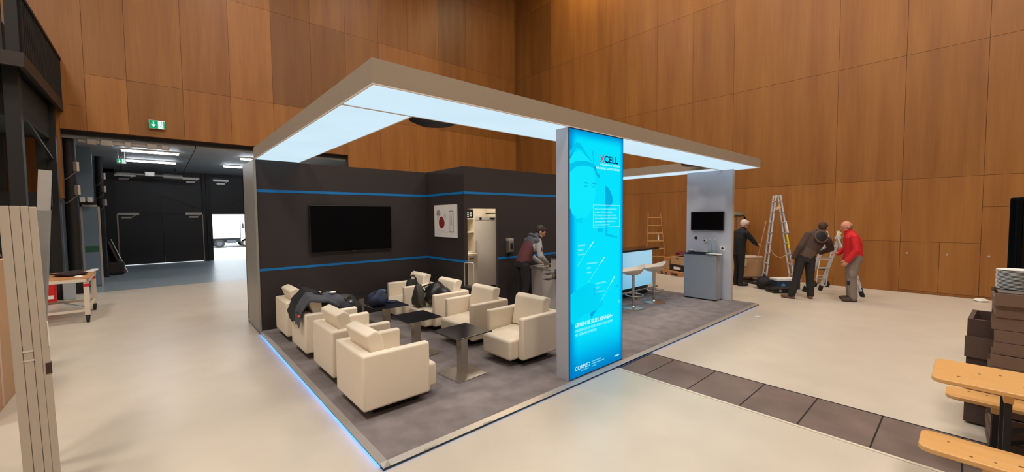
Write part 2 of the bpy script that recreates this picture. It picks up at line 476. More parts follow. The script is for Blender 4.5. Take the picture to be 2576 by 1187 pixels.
# back wall: frames around two pairs of gates, the right lower one standing open
b = MB().box(-3.0, -2.42, 20.0, 20.2, 0, 4.0).box(.36, .68, 19.92, 20.2, 0, 4.0).box(.49, .55, 19.8, 19.92, 0, 4.0)
b.box(-3.0, 5.2, 20.0, 20.2, 3.78, 4.0).box(-2.42, .36, 20.0, 20.2, 2.1, 2.2).box(.68, 5.2, 20.0, 20.2, 2.1, 2.2).box(3.5, 5.2, 20, 20.2, 0, 2.1)
struct('wall_dock_back', b, BLACKP)
def gate(name, x0, x1, z0, z1, closers):
    g = MB(); xm = (x0 + x1) / 2
    g.box(x0, x1, 20.12, 20.14, z0, z1).box(x0, xm - .008, 20.04, 20.12, z0, z1).box(xm + .008, x1, 20.04, 20.12, z0, z1)
    o = struct(name, g, DOORB)
    for xa, xb, zz in closers:
        c = MB().box(xa, xb, 19.98, 20.04, zz, zz + .09).box(xa + .12, xa + .42, 19.95, 20.0, zz - .14, zz - .07)
        c.bar((xa + .4, 19.97, zz - .1), (xb - .05, 19.97, zz + .02), .02, .02)
        c.build('door_closer', ALU, o)
    return o
d1 = gate('door_1', -2.42, .36, 0.02, 2.1, [(-2.40, -1.75, 2.08), (-.25, .33, 2.09)])
MB().box(-2.43, -2.38, 20.0, 20.05, 0, 2.1).build('door_frame', STEEL, d1)
MB().box(.33, .36, 20.0, 20.05, 0, 2.1).build('door_frame', STEEL, d1)
MB().tube([(-1.0, 20.02, .05), (-1.0, 20.02, .35)], .012).build('floor_bolt', STEEL, d1)
d2 = gate('door_2', -2.42, .36, 2.2, 3.78, [(-2.42, -1.8, 3.66), (-.3, .28, 3.63)])
MB().bar((-2.2, 20.02, 3.5), (.25, 20.02, 2.35), .03, .03).build('brace', BLACK, d2)
MB().bar((-1.03, 20.02, 2.5), (-1.03, 20.02, 3.5), .05, .03).build('handle_bar', BLACK, d2)
d3 = gate('door_3', .68, 3.5, 2.2, 3.78, [(.78, 1.35, 3.6)])
MB().bar((.82, 20.02, 2.35), (3.2, 20.02, 3.4), .03, .03).build('brace', BLACK, d3)
# pale blue sheet door in the left flank of the dock
b = MB().box(-2.74, -2.44, 13.5, 13.55, .03, 2.25)
dd = struct('door_4', b, BLUEST)
MB().box(-2.44, -2.40, 13.49, 13.56, 0, 2.3).box(-2.78, -2.74, 13.49, 13.56, 0, 2.3).box(-2.78, -2.40, 13.49, 13.56, 2.25, 2.3).build('door_frame', ALU, dd)
MB().box(-2.72, -2.46, 13.49, 13.5, .98, 1.14).build('notice_strip', mat('green_notice', (40, 90, 70), .6), dd)
struct('wall_dock_panel', MB().box(-2.78, -2.5, 13.5, 13.55, 2.4, 3.9).box(-3.04, -2.96, 12.2, 12.24, .3, 2.3), BLUEST)

def tube_light(x0, x1, y, z, lab):
    t = thing('tube_light', lab, 'ceiling light', (0, 0, 0), group='tube lights of the dock')
    MB().box(x0, x1, y - .07, y + .07, z + .02, z + .06).build('housing', WHITE, t)
    MB().cyl((x0 + .02, y, z), (x1 - .02, y, z), .032, n=10).build('tube', TUBE_L, t)
tube_light(-1.9, -.6, 13.35, 3.87, 'lit tube light under the dock ceiling, nearest the wood wall')
tube_light(-1.9, -.6, 15.95, 3.87, 'lit tube light under the dock ceiling, second row behind the nearest')
tube_light(.95, 2.3, 13.3, 3.87, 'lit tube light at the dock ceiling, in the same row beside the booth')
tube_light(.75, 2.1, 15.9, 3.87, 'lit tube light deep in the dock, half hidden by the booth end panel')

def exit_sign(loc, w, h, lab):
    t = thing('exit_sign', lab, 'exit sign', loc)
    MB().box(0, w, -.03, .03, 0, h).build('sign_box', WHITE, t, bevel=.004)
    MB().box(.006, w * .56, -.034, -.028, .006, h - .006).build('green_field', GREEN_L, t)
    MB().box(w * .56, w - .006, -.034, -.028, .006, h - .006).build('white_field', WHITE_L, t)
    a = MB(); c = w * .28; k = h / .22   # down arrow
    a.prism([(c - .012 * k, h * .85), (c - .012 * k, h * .5), (c - .05 * k, h * .5), (c, h * .15), (c + .05 * k, h * .5), (c + .012 * k, h * .5), (c + .012 * k, h * .85)], 'y', -.037, -.033)
    a.build('arrow', WHITE_L, t)
    r = MB(); x = w * .78                 # running figure and doorway
    r.box(w * .9, w - .008, -.037, -.033, h * .08, h * .92)
    r.cyl((x, -.037, h * .78), (x, -.033, h * .78), .014 * k, n=10)
    r.bar((x, -.035, h * .7), (x - .012 * k, -.035, h * .42), .004, .022 * k, up=(0, 1, 0))
    r.bar((x - .012 * k, -.035, h * .42), (x + .02 * k, -.035, h * .15), .004, .012 * k, up=(0, 1, 0))
    r.bar((x - .012 * k, -.035, h * .42), (x - .045 * k, -.035, h * .2), .004, .012 * k, up=(0, 1, 0))
    r.bar((x, -.035, h * .66), (x + .035 * k, -.035, h * .5), .004, .01 * k, up=(0, 1, 0))
    r.build('running_figure', GREEN_L, t)
    return t
t = exit_sign((-1.255, 11.77, 4.315), .325, .22, 'green and white exit sign on the wood wall above the dock opening')
t = exit_sign((-2.02, 13.95, 3.55), .2, .13, 'small green exit sign hanging under the dock ceiling')
MB().cyl((.03, 0, .13), (.03, 0, .46), .006, n=6).build('hanger', STEEL, t)
MB().cyl((.17, 0, .13), (.17, 0, .46), .006, n=6).build('hanger', STEEL, t)

# cable trunking with boxes under the header of the opening
t = thing('cable_tray', 'pale cable trunking with junction boxes under the wood wall header', 'cable tray', (0, 0, 0))
b = MB().box(-2.6, -.85, 12.1, 12.2, 3.84, 3.92)
b.build('trunking', mat('trunking_grey', (170, 160, 150), .6), t)
for x, w in ((-2.45, .16), (-2.2, .22), (-1.75, .12), (-1.32, .2), (-1.02, .16)):
    MB().box(x, x + w, 12.04, 12.13, 3.8, 3.93).build('junction_box', mat('box_grey', (178, 168, 158), .6), t, bevel=.008)
t = thing('door_drive', 'grey motor drive with rail above the black dock gates', 'motor', (0, 0, 0))
MB().cyl((-2.3, 18.6, 3.66), (-.4, 18.6, 3.62), .04, n=10).build('rail', ALU, t)
MB().box(-1.5, -1.2, 18.5, 18.7, 3.58, 3.76).build('motor_housing', ALU, t, bevel=.02)
MB().cyl((-.95, 18.6, 3.62), (-.35, 18.6, 3.6), .09, n=14).build('motor', ALU, t)
for x in (-2.2, -.6):
    MB().box(x, x + .04, 18.58, 18.62, 3.68, 3.95).build('hanger', STEELB, t)

# heavy black posts with pale boxes and looping cables
BOXP = mat('box_pale', (190, 176, 164), .6)
def cable_post(x, y, r, ztop, rows, w, h, lab):
    t = thing('steel_post', lab, 'post', (x, y, 0))
    MB().cyl((0, 0, 0), (0, 0, ztop), r, n=20).build('shaft', STEELB, t, smooth=.6)
    MB().box(-r * 1.3, r * 1.3, -r * 1.3, r * 1.3, 0, .02).build('base_plate', STEELB, t)
    a = math.atan2(-.66, .75)
    dx, dy = math.cos(a), math.sin(a)
    for z in rows:
        for s in (-1, 1):
            c = (s * (r + .04) * dx, s * (r + .04) * dy, z)
            MB().obox(c, (.1, .06, h), (0, 0, a)).build('connector_box', BOXP, t, bevel=.008)
        pts = []
        for k in range(13):
            q = k / 12; s = -1 + 2 * q
            pts.append((s * (r + .04) * dx - .66 * (r + .02) * math.sin(PI * q), s * (r + .04) * dy - .75 * (r + .02) * math.sin(PI * q), z - h / 2 - .22 * math.sin(PI * q)))
        MB().tube(pts, .011, 6).build('cable', mat('cable_grey', (120, 108, 100), .6), t, smooth=1)
    return t
cable_post(-2.8, 12.32, .125, 4.1, (3.23, 2.64), .1, .24, 'tall black steel post with two rows of pale boxes at the dock entrance')
cable_post(-2.55, 15.9, .09, 3.93, (3.3, 2.88, 2.45), .08, .2, 'black steel post with three rows of pale boxes inside the dock')
t = thing('floodlight_bar', 'small floodlights on a bracket above the pale blue sheet door', 'lamp', (0, 0, 0))
MB().box(-2.9, -2.5, 13.2, 13.26, 2.32, 2.36).build('bracket', STEELB, t)
for x in (-2.74, -2.6):
    MB().box(x, x + .09, 13.14, 13.26, 2.36, 2.5).build('lamp_head', WHITE, t, bevel=.01)
t = thing('scrap_heap', 'bundle of dark boards and a steel rod leaning in the dock corner', 'boards', (0, 0, 0))
MB().obox((-2.52, 17.6, .75), (.06, .5, 1.6), (0, -.22, .2)).build('board', STEELBR, t)
MB().obox((-2.40, 17.3, .55), (.05, .5, 1.2), (0, -.3, .3)).build('board', mat('board_grey', (78, 70, 64), .8), t)
MB().cyl((-2.45, 17.2, 1.2), (-2.05, 16.9, .01), .02, n=8).build('rod', STEEL, t)
t = thing('dolly', 'low dark wheeled box at the foot of the boards in the dock', 'box', (0, 0, 0))
MB().box(-2.6, -2.1, 16.3, 16.9, .08, .42).build('body', STEELBR, t, bevel=.02)
for x in (-2.55, -2.15):
    for y in (16.36, 16.84):
        MB().cyl((x - .02, y, .04), (x + .02, y, .04), .04, n=10).build('wheel', RUBBER, t)

# yard outside with the truck
struct('ground_outside', MB().box(-20, 40, 20.25, 80, -1.2, -.95), mat('asphalt_light', (160, 160, 158), .9))
TRW = mat('truck_white', (235, 236, 238), .4); TRD = mat('truck_chassis', (60, 66, 74), .6)
t = thing('truck', 'white box truck parked outside the open dock gate', 'truck', (0, 0, -.95))
MB().box(-1.4, 5.02, 46.0, 48.4, .95, 3.9).build('box_body', TRW, t, bevel=.03)
MB().prism([(5.1, .55), (5.1, 3.0), (5.4, 3.3), (6.7, 3.3), (7.2, 2.0), (7.2, .55)], 'y', 46.05, 48.35).build('cab', TRW, t, bevel=.06)
MB().box(5.5, 6.5, 46.02, 46.06, 2.0, 2.95).build('cab_window', mat('window_tint', (70, 150, 130), .1), t)
MB().box(-1.3, 7.0, 46.5, 47.9, .5, .93).box(3.9, 4.7, 46.1, 46.2, .45, .75).build('chassis', TRD, t)
for x in (-.2, 3.3, 5.5):
    w = MB().cyl((x, 46.05, .43), (x, 46.33, .43), .43, n=24).build('wheel', RUBBER, t, smooth=.6)
    MB().cyl((x, 46.03, .43), (x, 46.1, .43), .24, n=18).build('hub', STEEL if x > 4 else TRD, w, smooth=.6)
    MB().cyl((x, 48.05, .43), (x, 48.33, .43), .43, n=24).build('wheel', RUBBER, t, smooth=.6)
MB().box(5.2, 5.3, 45.75, 46.05, 1.9, 2.4).build('mirror', BLACK, t)

# ------------------------------------------------------------------ black steel gallery on the left
t = thing('steel_gallery', 'black steel gallery with barred railing above the left side of the hall', 'gallery', (0, 0, 0))
MB().box(-4.6, -2.8, 8.05, 11.8, 4.62, 4.72).build('deck', STEELB, t)
MB().box(-2.86, -2.79, 8.06, 11.8, 4.5, 4.74).build('edge_beam', STEELBR, t)
MB().box(-4.6, -2.79, 8.0, 8.06, 4.5, 4.74).build('edge_beam', STEELBR, t)
MB().box(-2.84, -2.78, 8.0, 11.8, 5.72, 5.78).build('top_rail', STEELB, t)
MB().box(-4.6, -2.78, 8.0, 8.05, 5.72, 5.78).build('top_rail', STEELB, t)
b = MB()
for i in range(26):
    y = 8.15 + i * .145
    b.box(-2.86, -2.80, y, y + .05, 4.74, 5.72)
b.build('railing_bars', STEELB, t)
b = MB()
for i in range(9):
    x = -4.42 + i * .18
    b.box(x, x + .148, 8.01, 8.05, 4.74, 5.72)
b.build('railing_bars', STEELB, t)
MB().box(-4.6, -3.5, 8.9, 11.8, 4.72, 6.1).build('equipment_rack', mat('rack_dark', (24, 20, 20), .7), t)
for x, y in ((-3.02, 8.5), (-3.75, 8.5), (-2.98, 11.4), (-3.75, 11.4)):
    MB().box(x - .09, x + .09, y - .09, y + .09, 0, 4.6).build('column', STEELB, t)
MB().bar((-3.0, 8.7, 3.9), (-2.96, 11.3, 3.3), .05, .05).build('brace', STEELB, t)
MB().box(-4.6, -2.97, 8.62, 11.3, 3.75, 4.5).build('duct_box', mat('beam_dark', (14, 12, 12), .8), t)
MB().box(-4.6, -2.95, 10.9, 11.0, 2.2, 2.5).build('cross_beam', STEELB, t)
MB().box(-4.6, -2.97, 11.45, 11.55, 0, 2.3).build('infill_panel', BLACKP, t)
MB().box(-3.52, -3.33, 11.0, 11.1, 2.2, 3.8).box(-3.78, -3.6, 11.0, 11.1, 2.2, 3.8).build('slat_post', STEELB, t)
MB().box(-3.19, -3.04, 11.2, 11.3, 2.2, 4.4).build('slat_post', STEELB, t)
MB().box(-4.6, -3.85, 11.35, 11.42, 2.5, 4.5).build('infill_panel', mat('panel_brown_black', (24, 20, 19), .8), t)

# ------------------------------------------------------------------ the booth: platform, canopy, walls
t = thing('booth_platform', 'low carpeted exhibition platform with aluminium edging under the whole booth', 'platform', (0, 0, 0))
MB().box(.055, 8.0, .055, 5.88, .004, P).build('carpet', CARPET, t)
MB().prism([(0, .022), (.055, P + .002), (.055, .022)], 'y', 0, 5.88).build('edge_profile', ALU, t)
MB().prism([(0, .022), (.055, P + .002), (.055, .022)], 'x', 0, 8.0).build('edge_profile', ALU, t)
MB().box(0, .05, .0, 4.7, .014, .022).box(0, .05, 4.7, 5.88, .0, .022).box(.0, 8.0, -.001, .045, .007, .022).box(.0, 8.0, .05, .055, .0, .022).build('plinth', BLACK, t)
MB().box(.022, .05, .03, 4.68, .003, .014).build('led_strip', LED_L, t, label='glowing blue light strip under the left edge')
b = MB()
for x in (.34, .92): b.box(x, x + .1, -.002, .03, .022, .027)
b.build('edge_clip', ALU, t)
LED_F = emis('led_front', (60, 160, 255), 45)
MB().box(.06, 7.95, .04, .05, .001, .005).build('led_strip', LED_F, t, label='thin blue light line along the front edge')

def beam(name, x0, x1, y0, y1, cuts, along, parent):
    z0, z1 = 2.822, 3.0
    MB().box(x0, x1, y0, y1, z0, z1).build(name, FASCIA, parent)
    e = .012
    fr = MB()
    fr.box(x0, x1, y0, y0 + e, 2.812, z0).box(x0, x1, y1 - e, y1, 2.812, z0).box(x0, x0 + e, y0 + e, y1 - e, 2.812, z0).box(x1 - e, x1, y0 + e, y1 - e, 2.812, z0)
    fr.build('edge_trim', mat('trim_white', (226, 216, 208), .5), parent)
    cs = [(x0 if along == 'x' else y0) + e] + cuts + [(x1 if along == 'x' else y1) - e]
    for a, c in zip(cs[:-1], cs[1:]):
        q = MB()
        if along == 'x': q.box(a + .009, c - .009, y0 + e, y1 - e, 2.816, z0 - .001)
        else: q.box(x0 + e, x1 - e, a + .009, c - .009, 2.816, z0 - .001)
        q.build('light_panel', PANEL_L, parent)
t = thing('canopy', 'grey ring canopy with glowing white underside over the booth', 'canopy', (0, 0, 0))
beam('front_beam', .02, 8.16, .07, .741, [2.15, 4.1, 6.13], 'x', t)
beam('left_beam', .02, .685, .745, 4.82, [3.43], 'y', t)
beam('right_beam', 7.48, 8.16, .745, 4.82, [2.4], 'y', t)

# partition walls: charcoal panels with blue stripes, silver end, storage room with open doorway
HW = 2.8
t = thing('partition_wall', 'charcoal partition wall with blue stripes and open storage doorway at the back of the booth', 'wall', (0, 0, 0))
MB().box(.03, 3.14, 4.766, 4.82, P, HW).build('wall_panel', CHAR, t)
MB().box(.03, .62, 4.766, 4.82, HW, 2.812).build('wall_cap', CHAR, t)
MB().box(.0, .03, 4.75, 5.85, P, 2.812).build('end_panel', SILVER, t, label='silver grey end panel')
MB().box(3.085, 3.14, 3.45, 4.766, P, HW).build('wall_panel', CHAR, t)
b = MB().box(3.085, 3.158, 3.393, 3.45, P, HW).box(3.882, 7.3, 3.393, 3.45, P, HW).box(3.158, 3.882, 3.393, 3.45, 2.02, HW)
b.build('wall_panel', CHAR, t)
MB().box(7.25, 7.3, 3.45, 5.85, P, HW).build('wall_panel', CHAR, t)
MB().box(.0, 7.3, 5.8, 5.85, P, HW).build('wall_panel', CREAM, t, label='cream inner back panel')
MB().box(3.14, 3.16, 3.46, 5.79, P, HW).build('inner_lining', CREAM, t)
for z in (2.313, 1.03):
    h = .022 if z > 2 else .020
    MB().box(.035, 3.083, 4.762, 4.766, z - h, z + h).build('blue_stripe', BLUE, t)
    MB().box(3.081, 3.085, 3.389, 4.762, z - h, z + h).build('blue_stripe', BLUE, t)
    q = MB()
    if z > 2: q.box(3.081, 7.3, 3.389, 3.393, z - h, z + h)
    else: q.box(3.081, 3.158, 3.389, 3.393, z - h, z + h).box(3.882, 7.3, 3.389, 3.393, z - h, z + h)
    q.build('blue_stripe', BLUE, t)
lamp_area('storage_lamp', (4.4, 4.6, 2.7), .5, 17, (1, .9, .78))

# illuminated pillar
PX0, PX1 = 2.165, 3.191
t = thing('light_box_pillar', 'tall cyan backlit advertising pillar at the front edge of the booth', 'light box', (0, 0, 0))
MB().box(PX0, PX1, .085, .262, P, 2.812).build('pillar_body', SILVERB, t)
MB().box(PX0, PX1, .074, .085, P, 2.812).build('frame', mat('dark_frame', (18, 60, 96), .4), t)
FILM = lightbox_mat('cyan_film', [(0, 116, 190), (0, 180, 236), (6, 226, 253)], 1.0, PX0, PX1, P, 2.81, (.16, .10, .55, .14))
MB().box(PX0 + .008, PX1 - .008, .0725, .074, P + .012, 2.80).build('backlit_film', FILM, t)
NAVY = emis('print_navy', (16, 34, 96), 1.0); PRED = emis('print_red', (226, 54, 84), 1.0)
PWH = emis('print_white', (206, 252, 255), 1.0); PWH2 = emis('print_pale', (150, 246, 255), 1.0)
PDK = emis('print_shade', (4, 198, 236), 1.0); PDK2 = emis('print_shade_dark', (4, 172, 222), 1.0); PGL = emis('print_glow', (16, 232, 254), 1.0)
PSK = emis('print_soft', (4, 214, 246), 1.0)
FR = (PI / 2, 0, 0); YF = .0718
def T(s, x, z, size, m, width=1.0, align='LEFT', bold=0.0, name='lettering'):
    return text_mesh(name, s, size, m, t, (PX0 + x, YF, z), FR, align, .0004, width, bold)
T('X', .551, 2.487, .112, PRED, 1.05, bold=.0022, name='logo_letter'); T('CELL', .630, 2.487, .112, NAVY, 1.15, bold=.0022, name='logo_letters')
T('A FULL RANGE OF CANNULAS', .948, 2.447, .034, PWH, .84, 'RIGHT'); T('FOR CARDIAC SURGERY SESSIONS', .948, 2.402, .034, PWH, .9, 'RIGHT')
b = MB()
for a, c, z0, z1 in ((.42, .953, 1.724, 1.729), (.42, .953, 1.982, 1.987), (.42, .425, 1.724, 1.987), (.948, .953, 1.724, 1.987)):
    b.box(PX0 + a, PX0 + c, .0716, .0722, z0, z1)
b.build('text_frame', PWH2, t)
for i, s in enumerate(('XCELL ist ein Sortiment von Kan\u00fclen, das', 'entwickelt und f\u00fcr Tage erlebbar.', 'Die Details, eine herausragende Auswahl', 'und alle wichtigen Elemente der modernen', 'Kanulierungstechnik. Profitieren Sie von', 'unserem Leistungsspektrum.')):
    T(s, .447, 1.93 - i * .037, .03, PWH2, .86)
T('LERNEN SIE XCELL KENNEN \u2013', .092, .62, .062, PWH, .86, bold=.001)
T('VEREINBAREN SIE EINEN BERATUNGSTERMIN', .092, .562, .044, PWH2, .80)
T('MIT UNSEREN EXPERTEN.', .092, .514, .044, PWH2, .80)
T('CORMED', .092, .126, .068, PWH, .96); T('medical solutions', .2, .103, .02, PWH2)
for i, s in enumerate(('Cormed GmbH 2020', 'Tel. Medizintechnik und mehr', 'cormed.de')):
    T(s, .396, .158 - i * .027, .02, PWH2)
T('cormed.de', .847, .112, .024, PWH, bold=.001); T('CE', .925, .775, .04, PWH2)
for x, z, ss in ((.148, 1.52, ('ARTERIELLE', 'KAN\u00dcLE', 'Produktinfo')), (.305, 1.305, ('VEN\u00d6SE KAN\u00dcLE', 'XCELL', 'Produkt')), (.462, 1.06, ('FEMORAL KAN\u00dcLE', 'XCELL', 'Produktinfo mehr'))):
    for i, s in enumerate(ss): T(s, x, z - i * .05, .026, PWH2, .95)
def poly(name, pts, m, y=.0719):
    MB().prism([(PX0 + a, z) for a, z in pts], 'y', y, y + .0003).build(name, m, t)
for (xa, za), (xb, zb) in (((.423, 1.567), (.137, 1.30)), ((.632, 1.368), (.329, 1.098)), ((.842, 1.117), (.559, .84))):
    MB().bar((PX0 + xa, .0718, za), (PX0 + xb, .0718, zb), .0004, .005, up=(0, 1, 0)).build('cannula_print', PWH2, t)
    ux, uz = (xa - xb), (za - zb); n = math.hypot(ux, uz); ux /= n; uz /= n
    MB().bar((PX0 + xa, .0717, za), (PX0 + xa - ux * .1, .0717, za - uz * .1), .0004, .02, up=(0, 1, 0)).build('cannula_print', PWH, t)
# soft figure in the film: cap with head band, lamp, brows, mask, a monitor shape
poly('figure_print', [(.012, 2.34), (.012, 2.47), (.08, 2.55), (.17, 2.575), (.27, 2.55), (.37, 2.49), (.43, 2.42), (.45, 2.30), (.46, 2.1), (.42, 1.95), (.3, 1.85), (.15, 1.82), (.05, 1.88), (.012, 1.95)], PGL, .07205)
poly('figure_print', [(.012, 2.33), (.012, 2.42), (.12, 2.458), (.25, 2.474), (.36, 2.468), (.44, 2.45), (.455, 2.40), (.36, 2.415), (.25, 2.42), (.12, 2.40)], PDK, .0720)
poly('figure_print', [(.012, 2.56), (.06, 2.60), (.12, 2.66), (.19, 2.66), (.23, 2.62), (.3, 2.55), (.4, 2.48), (.385, 2.475), (.28, 2.535), (.2, 2.59), (.12, 2.60), (.05, 2.54), (.012, 2.50)], PDK, .0720)
poly('figure_print', [(.404, 2.60), (.412, 2.60), (.436, 2.45), (.428, 2.45)], PDK2)
poly('figure_print', [(.43, 2.44), (.47, 2.43), (.49, 2.35), (.54, 2.33), (.55, 2.29), (.5, 2.31), (.46, 2.36), (.44, 2.39)], PDK2)
for x in (.285, .43):
    poly('figure_print', [(x - .045, 2.215), (x - .02, 2.235), (x + .025, 2.232), (x + .05, 2.21), (x + .02, 2.222), (x - .02, 2.224)], PDK2)
    poly('figure_print', [(x - .035, 2.19), (x, 2.203), (x + .035, 2.19), (x, 2.178)], PDK)
poly('figure_print', [(.65, 2.215), (.70, 2.20), (.76, 2.15), (.80, 2.08), (.80, 2.02), (.76, 1.97), (.70, 1.96), (.66, 1.98), (.65, 2.05)], PDK2)
poly('figure_print', [(.66, 1.97), (.70, 1.97), (.70, 1.64), (.78, 1.63), (.9, 1.60), (.9, 1.585), (.70, 1.61), (.66, 1.62)], PDK)
poly('figure_print', [(.50, 1.72), (.60, 1.715), (.60, 1.67), (.50, 1.665)], PDK)
poly('figure_print', [(.10, 1.82), (.22, 1.84), (.23, 1.78), (.10, 1.79)], PSK)
poly('figure_print', [(.02, 1.0), (.35, 1.1), (.55, 1.0), (.62, .8), (.40, .72), (.30, .76), (.28, .70), (.35, .77), (.05, .66), (.02, .7)], PSK, .07205)
poly('figure_print', [(.36, .74), (.50, .76), (.44, .72), (.385, .67)], PDK2)
poly('figure_print', [(.45, 1.02), (.455, 1.02), (.455, .93), (.45, .93)], PDK2)
poly('figure_print', [(.90, 1.0), (.94, .985), (.90, .975), (.84, .99)], PDK)

# right end pillar with screen
t = thing('end_pillar', 'grey laminate pillar wall at the right end of the booth', 'pillar', (0, 0, 0))
MB().box(7.9, 8.0, .504, 1.469, P, 2.812).build('pillar_body', SILVERB, t)
MB().box(7.905, 8.0, .5, .504, P, 2.812).build('edge_strip', mat('edge_beige', (196, 176, 148), .6), t)
t = thing('wall_socket', 'round black cable outlet under the small screen of the grey pillar', 'socket', (7.9, 1.251, 1.35))
MB().cyl((0, 0, 0), (-.012, 0, 0), .034, n=20).build('ring', BLACK, t)
MB().cyl((-.012, 0, 0), (-.014, 0, 0), .02, n=16).build('cap', mat('cap_grey', (52, 52, 56), .4), t)
t = thing('wall_socket', 'white square power socket at the right side of the grey pillar', 'socket', (7.9, .68, 1.14))
MB().box(-.012, 0, -.045, .045, -.045, .045).build('plate', WHITE, t, bevel=.004)
MB().cyl((-.012, 0, 0), (-.015, 0, 0), .024, n=16).build('hole', BLACK, t)
t = thing('wall_camera', 'small white bracket lamp on the grey pillar left of the bottles', 'fitting', (7.9, 1.02, 1.29))
MB().cyl((0, 0, 0), (-.06, .02, .01), .03, .024, n=14).build('head', WHITE, t)
MB().cyl((-.06, .02, .01), (-.066, .022, .011), .018, n=12).build('lens', BLACK, t)

def flat_tv(name, lab, loc, rz, w, h):
    t = thing(name, lab, 'television', loc, rz)
    MB().box(-w / 2, w / 2, -.05, -.012, 0, h).build('housing', BLACK, t, bevel=.004)
    MB().box(-w / 2 + .014, w / 2 - .014, -.052, -.05, .02, h - .014).build('screen', SCREEN, t)
    MB().box(-w * .25, w * .25, -.012, 0, h * .25, h * .75).build('wall_mount', STEELB, t)
    MB().box(-.03, .03, -.0535, -.05, .004, .014).build('emblem_plate', STEEL, t)
    return t
flat_tv('television', 'large black flat television on the charcoal wall between the blue stripes', (1.53, 4.766, 1.245), 0, 1.485, .845)
flat_tv('television', 'small black flat television on the grey end pillar', (7.9, 1.0, 1.52), -PI / 2, .70, .415)

t = thing('poster', 'white frameless poster with a red heart and a glass tube on the charcoal wall', 'poster', (3.085, 4.02, 1.468))
MB().box(-.016, -.001, -.41, .41, 0, .637).build('board', mat('poster_white', (228, 224, 222), .5, vary=.02), t)
def pcirc(cx, cz, rx, rz_, m, nm, d=.0175):
    MB().prism([(cx + rx * math.cos(2 * PI * i / 24), cz + rz_ * math.sin(2 * PI * i / 24)) for i in range(24)], 'x', -d, -.0161).build(nm, m, t)
GR1 = mat('print_grey', (150, 150, 152), .6); GR2 = mat('print_pale_grey', (206, 206, 208), .6); HRT = mat('print_heart', (132, 34, 30), .6, vary=.3, scale=20)
pcirc(.25, .47, .075, .075, GR1, 'photo_print'); pcirc(.25, .37, .06, .06, GR2, 'photo_print', .0178)
pcirc(.13, .28, .105, .105, HRT, 'heart_print', .018); pcirc(.14, .36, .06, .05, HRT, 'heart_print', .0182)
pcirc(.0, .41, .055, .06, GR2, 'photo_print')
MB().box(-.0178, -.0161, -.30, -.14, .1, .52).build('tube_print', GR1, t)
MB().box(-.0184, -.0178, -.285, -.155, .12, .5).build('tube_print', mat('print_glass', (214, 214, 216), .6), t)
MB().box(-.0188, -.0184, -.235, -.195, .24, .42).build('tube_print', GR1, t)
MB().box(-.0186, -.0161, -.235, -.205, .52, .58).box(-.0186, -.0161, -.23, -.21, .05, .1).build('tube_print', GR2, t)
b = MB()
for i in range(4): b.box(-.0175, -.0161, -.02 + (i % 2) * .04, .30, .09 + i * .018, .094 + i * .018)
b.build('caption_lines', GR2, t)

t = thing('soap_dispenser', 'brushed metal soap dispenser on the charcoal wall right of the doorway', 'dispenser', (4.155, 3.393, 1.11))
MB().prism([(-.0, 0), (-.11, .04), (-.12, .24), (-.1, .3), (0, .3)], 'x', -.06, .06).build('housing', STEEL, t, bevel=.012)
MB().box(-.065, .065, -.11, -.0, .255, .31).build('lid', ALU, t, bevel=.012)
MB().box(-.04, .04, -.105, -.02, -.03, .01).build('lever', BLACK, t, bevel=.006)
MB().box(-.03, .03, -.124, -.116, .1, .2).build('window', GLASSB, t)

# storage room furniture
t = thing('fridge', 'tall beige fridge inside the storage doorway', 'fridge', (5.05, 5.5, P))
FRG = mat('fridge_beige', (190, 180, 166), .4, vary=.02)
MB().box(-.34, .34, -.2, .28, .06, 1.83).build('cabinet', FRG, t, bevel=.01)
ring = [(-.34, -.2), (-.28, -.235), (-.1, -.26), (.1, -.26), (.28, -.235), (.34, -.2)]
MB().prism(ring, 'z', .07, 1.74).build('door', FRG, t, smooth=.5)
MB().prism([(x, y + .01) for x, y in ring], 'z', 1.75, 1.83).build('control_panel', mat('fridge_grey', (180, 172, 160), .4), t, smooth=.5)
MB().box(-.22, -.16, -.262, -.245, 1.77, 1.81).box(.1, .26, -.262, -.24, 1.78, 1.80).build('control_display', BLACK, t)
MB().box(-.32, -.3, -.26, -.22, .85, 1.25).build('handle', FRG, t, bevel=.006)
MB().box(-.32, .32, -.18, .26, 0, .06).build('plinth', BLACK, t)
t = thing('shelf_unit', 'cream open shelf unit left of the beige fridge in the storage room', 'shelf', (4.4, 5.5, P))
for z in (.95, 1.44, 1.77, 2.15): MB().box(-.28, .28, -.22, .28, z, z + .025).build('shelf_board', CREAM, t)
MB().box(-.30, -.28, -.22, .28, 0, 2.3).build('side_panel', CREAM, t); MB().box(.28, .295, -.22, .28, 0, 2.3).build('side_panel', CREAM, t)
MB().box(-.28, .28, .27, .285, 0, 2.3).build('back_panel', CREAM, t)
t = thing('black_box', 'black box with white printed strokes on the upper storage shelf', 'box', (4.55, 5.42, P + 1.795))
MB().box(-.12, .12, -.12, .12, 0, .2).build('carton', BLACK, t)
b = MB()
for i in range(3): b.box(-.08, -.01, -.122, -.12, .04 + i * .05, .055 + i * .05).box(.02, .08, -.122, -.12, .05 + i * .045, .065 + i * .045)
b.build('print_strokes', WHITE, t)
t = thing('storage_cabinet', 'narrow low cream cabinet with bar handle inside the storage doorway', 'cabinet', (4.08, 4.75, P))
MB().box(-.11, .16, -.2, .2, 0, 1.0).build('body', CREAM, t, bevel=.004)
MB().box(-.1, .15, -.215, -.2, .04, .97).build('door', CREAM, t, bevel=.004)
MB().box(-.08, .04, -.23, -.215, .9, .915).build('handle', STEEL, t)
t = thing('wall_shelf', 'cream shelf boards at the right side behind the storage doorway', 'shelf', (5.75, 5.6, P))
for z in (.4, .75, 1.1, 1.9): MB().box(-.3, .3, -.2, .19, z, z + .03).build('shelf_board', CREAM, t)
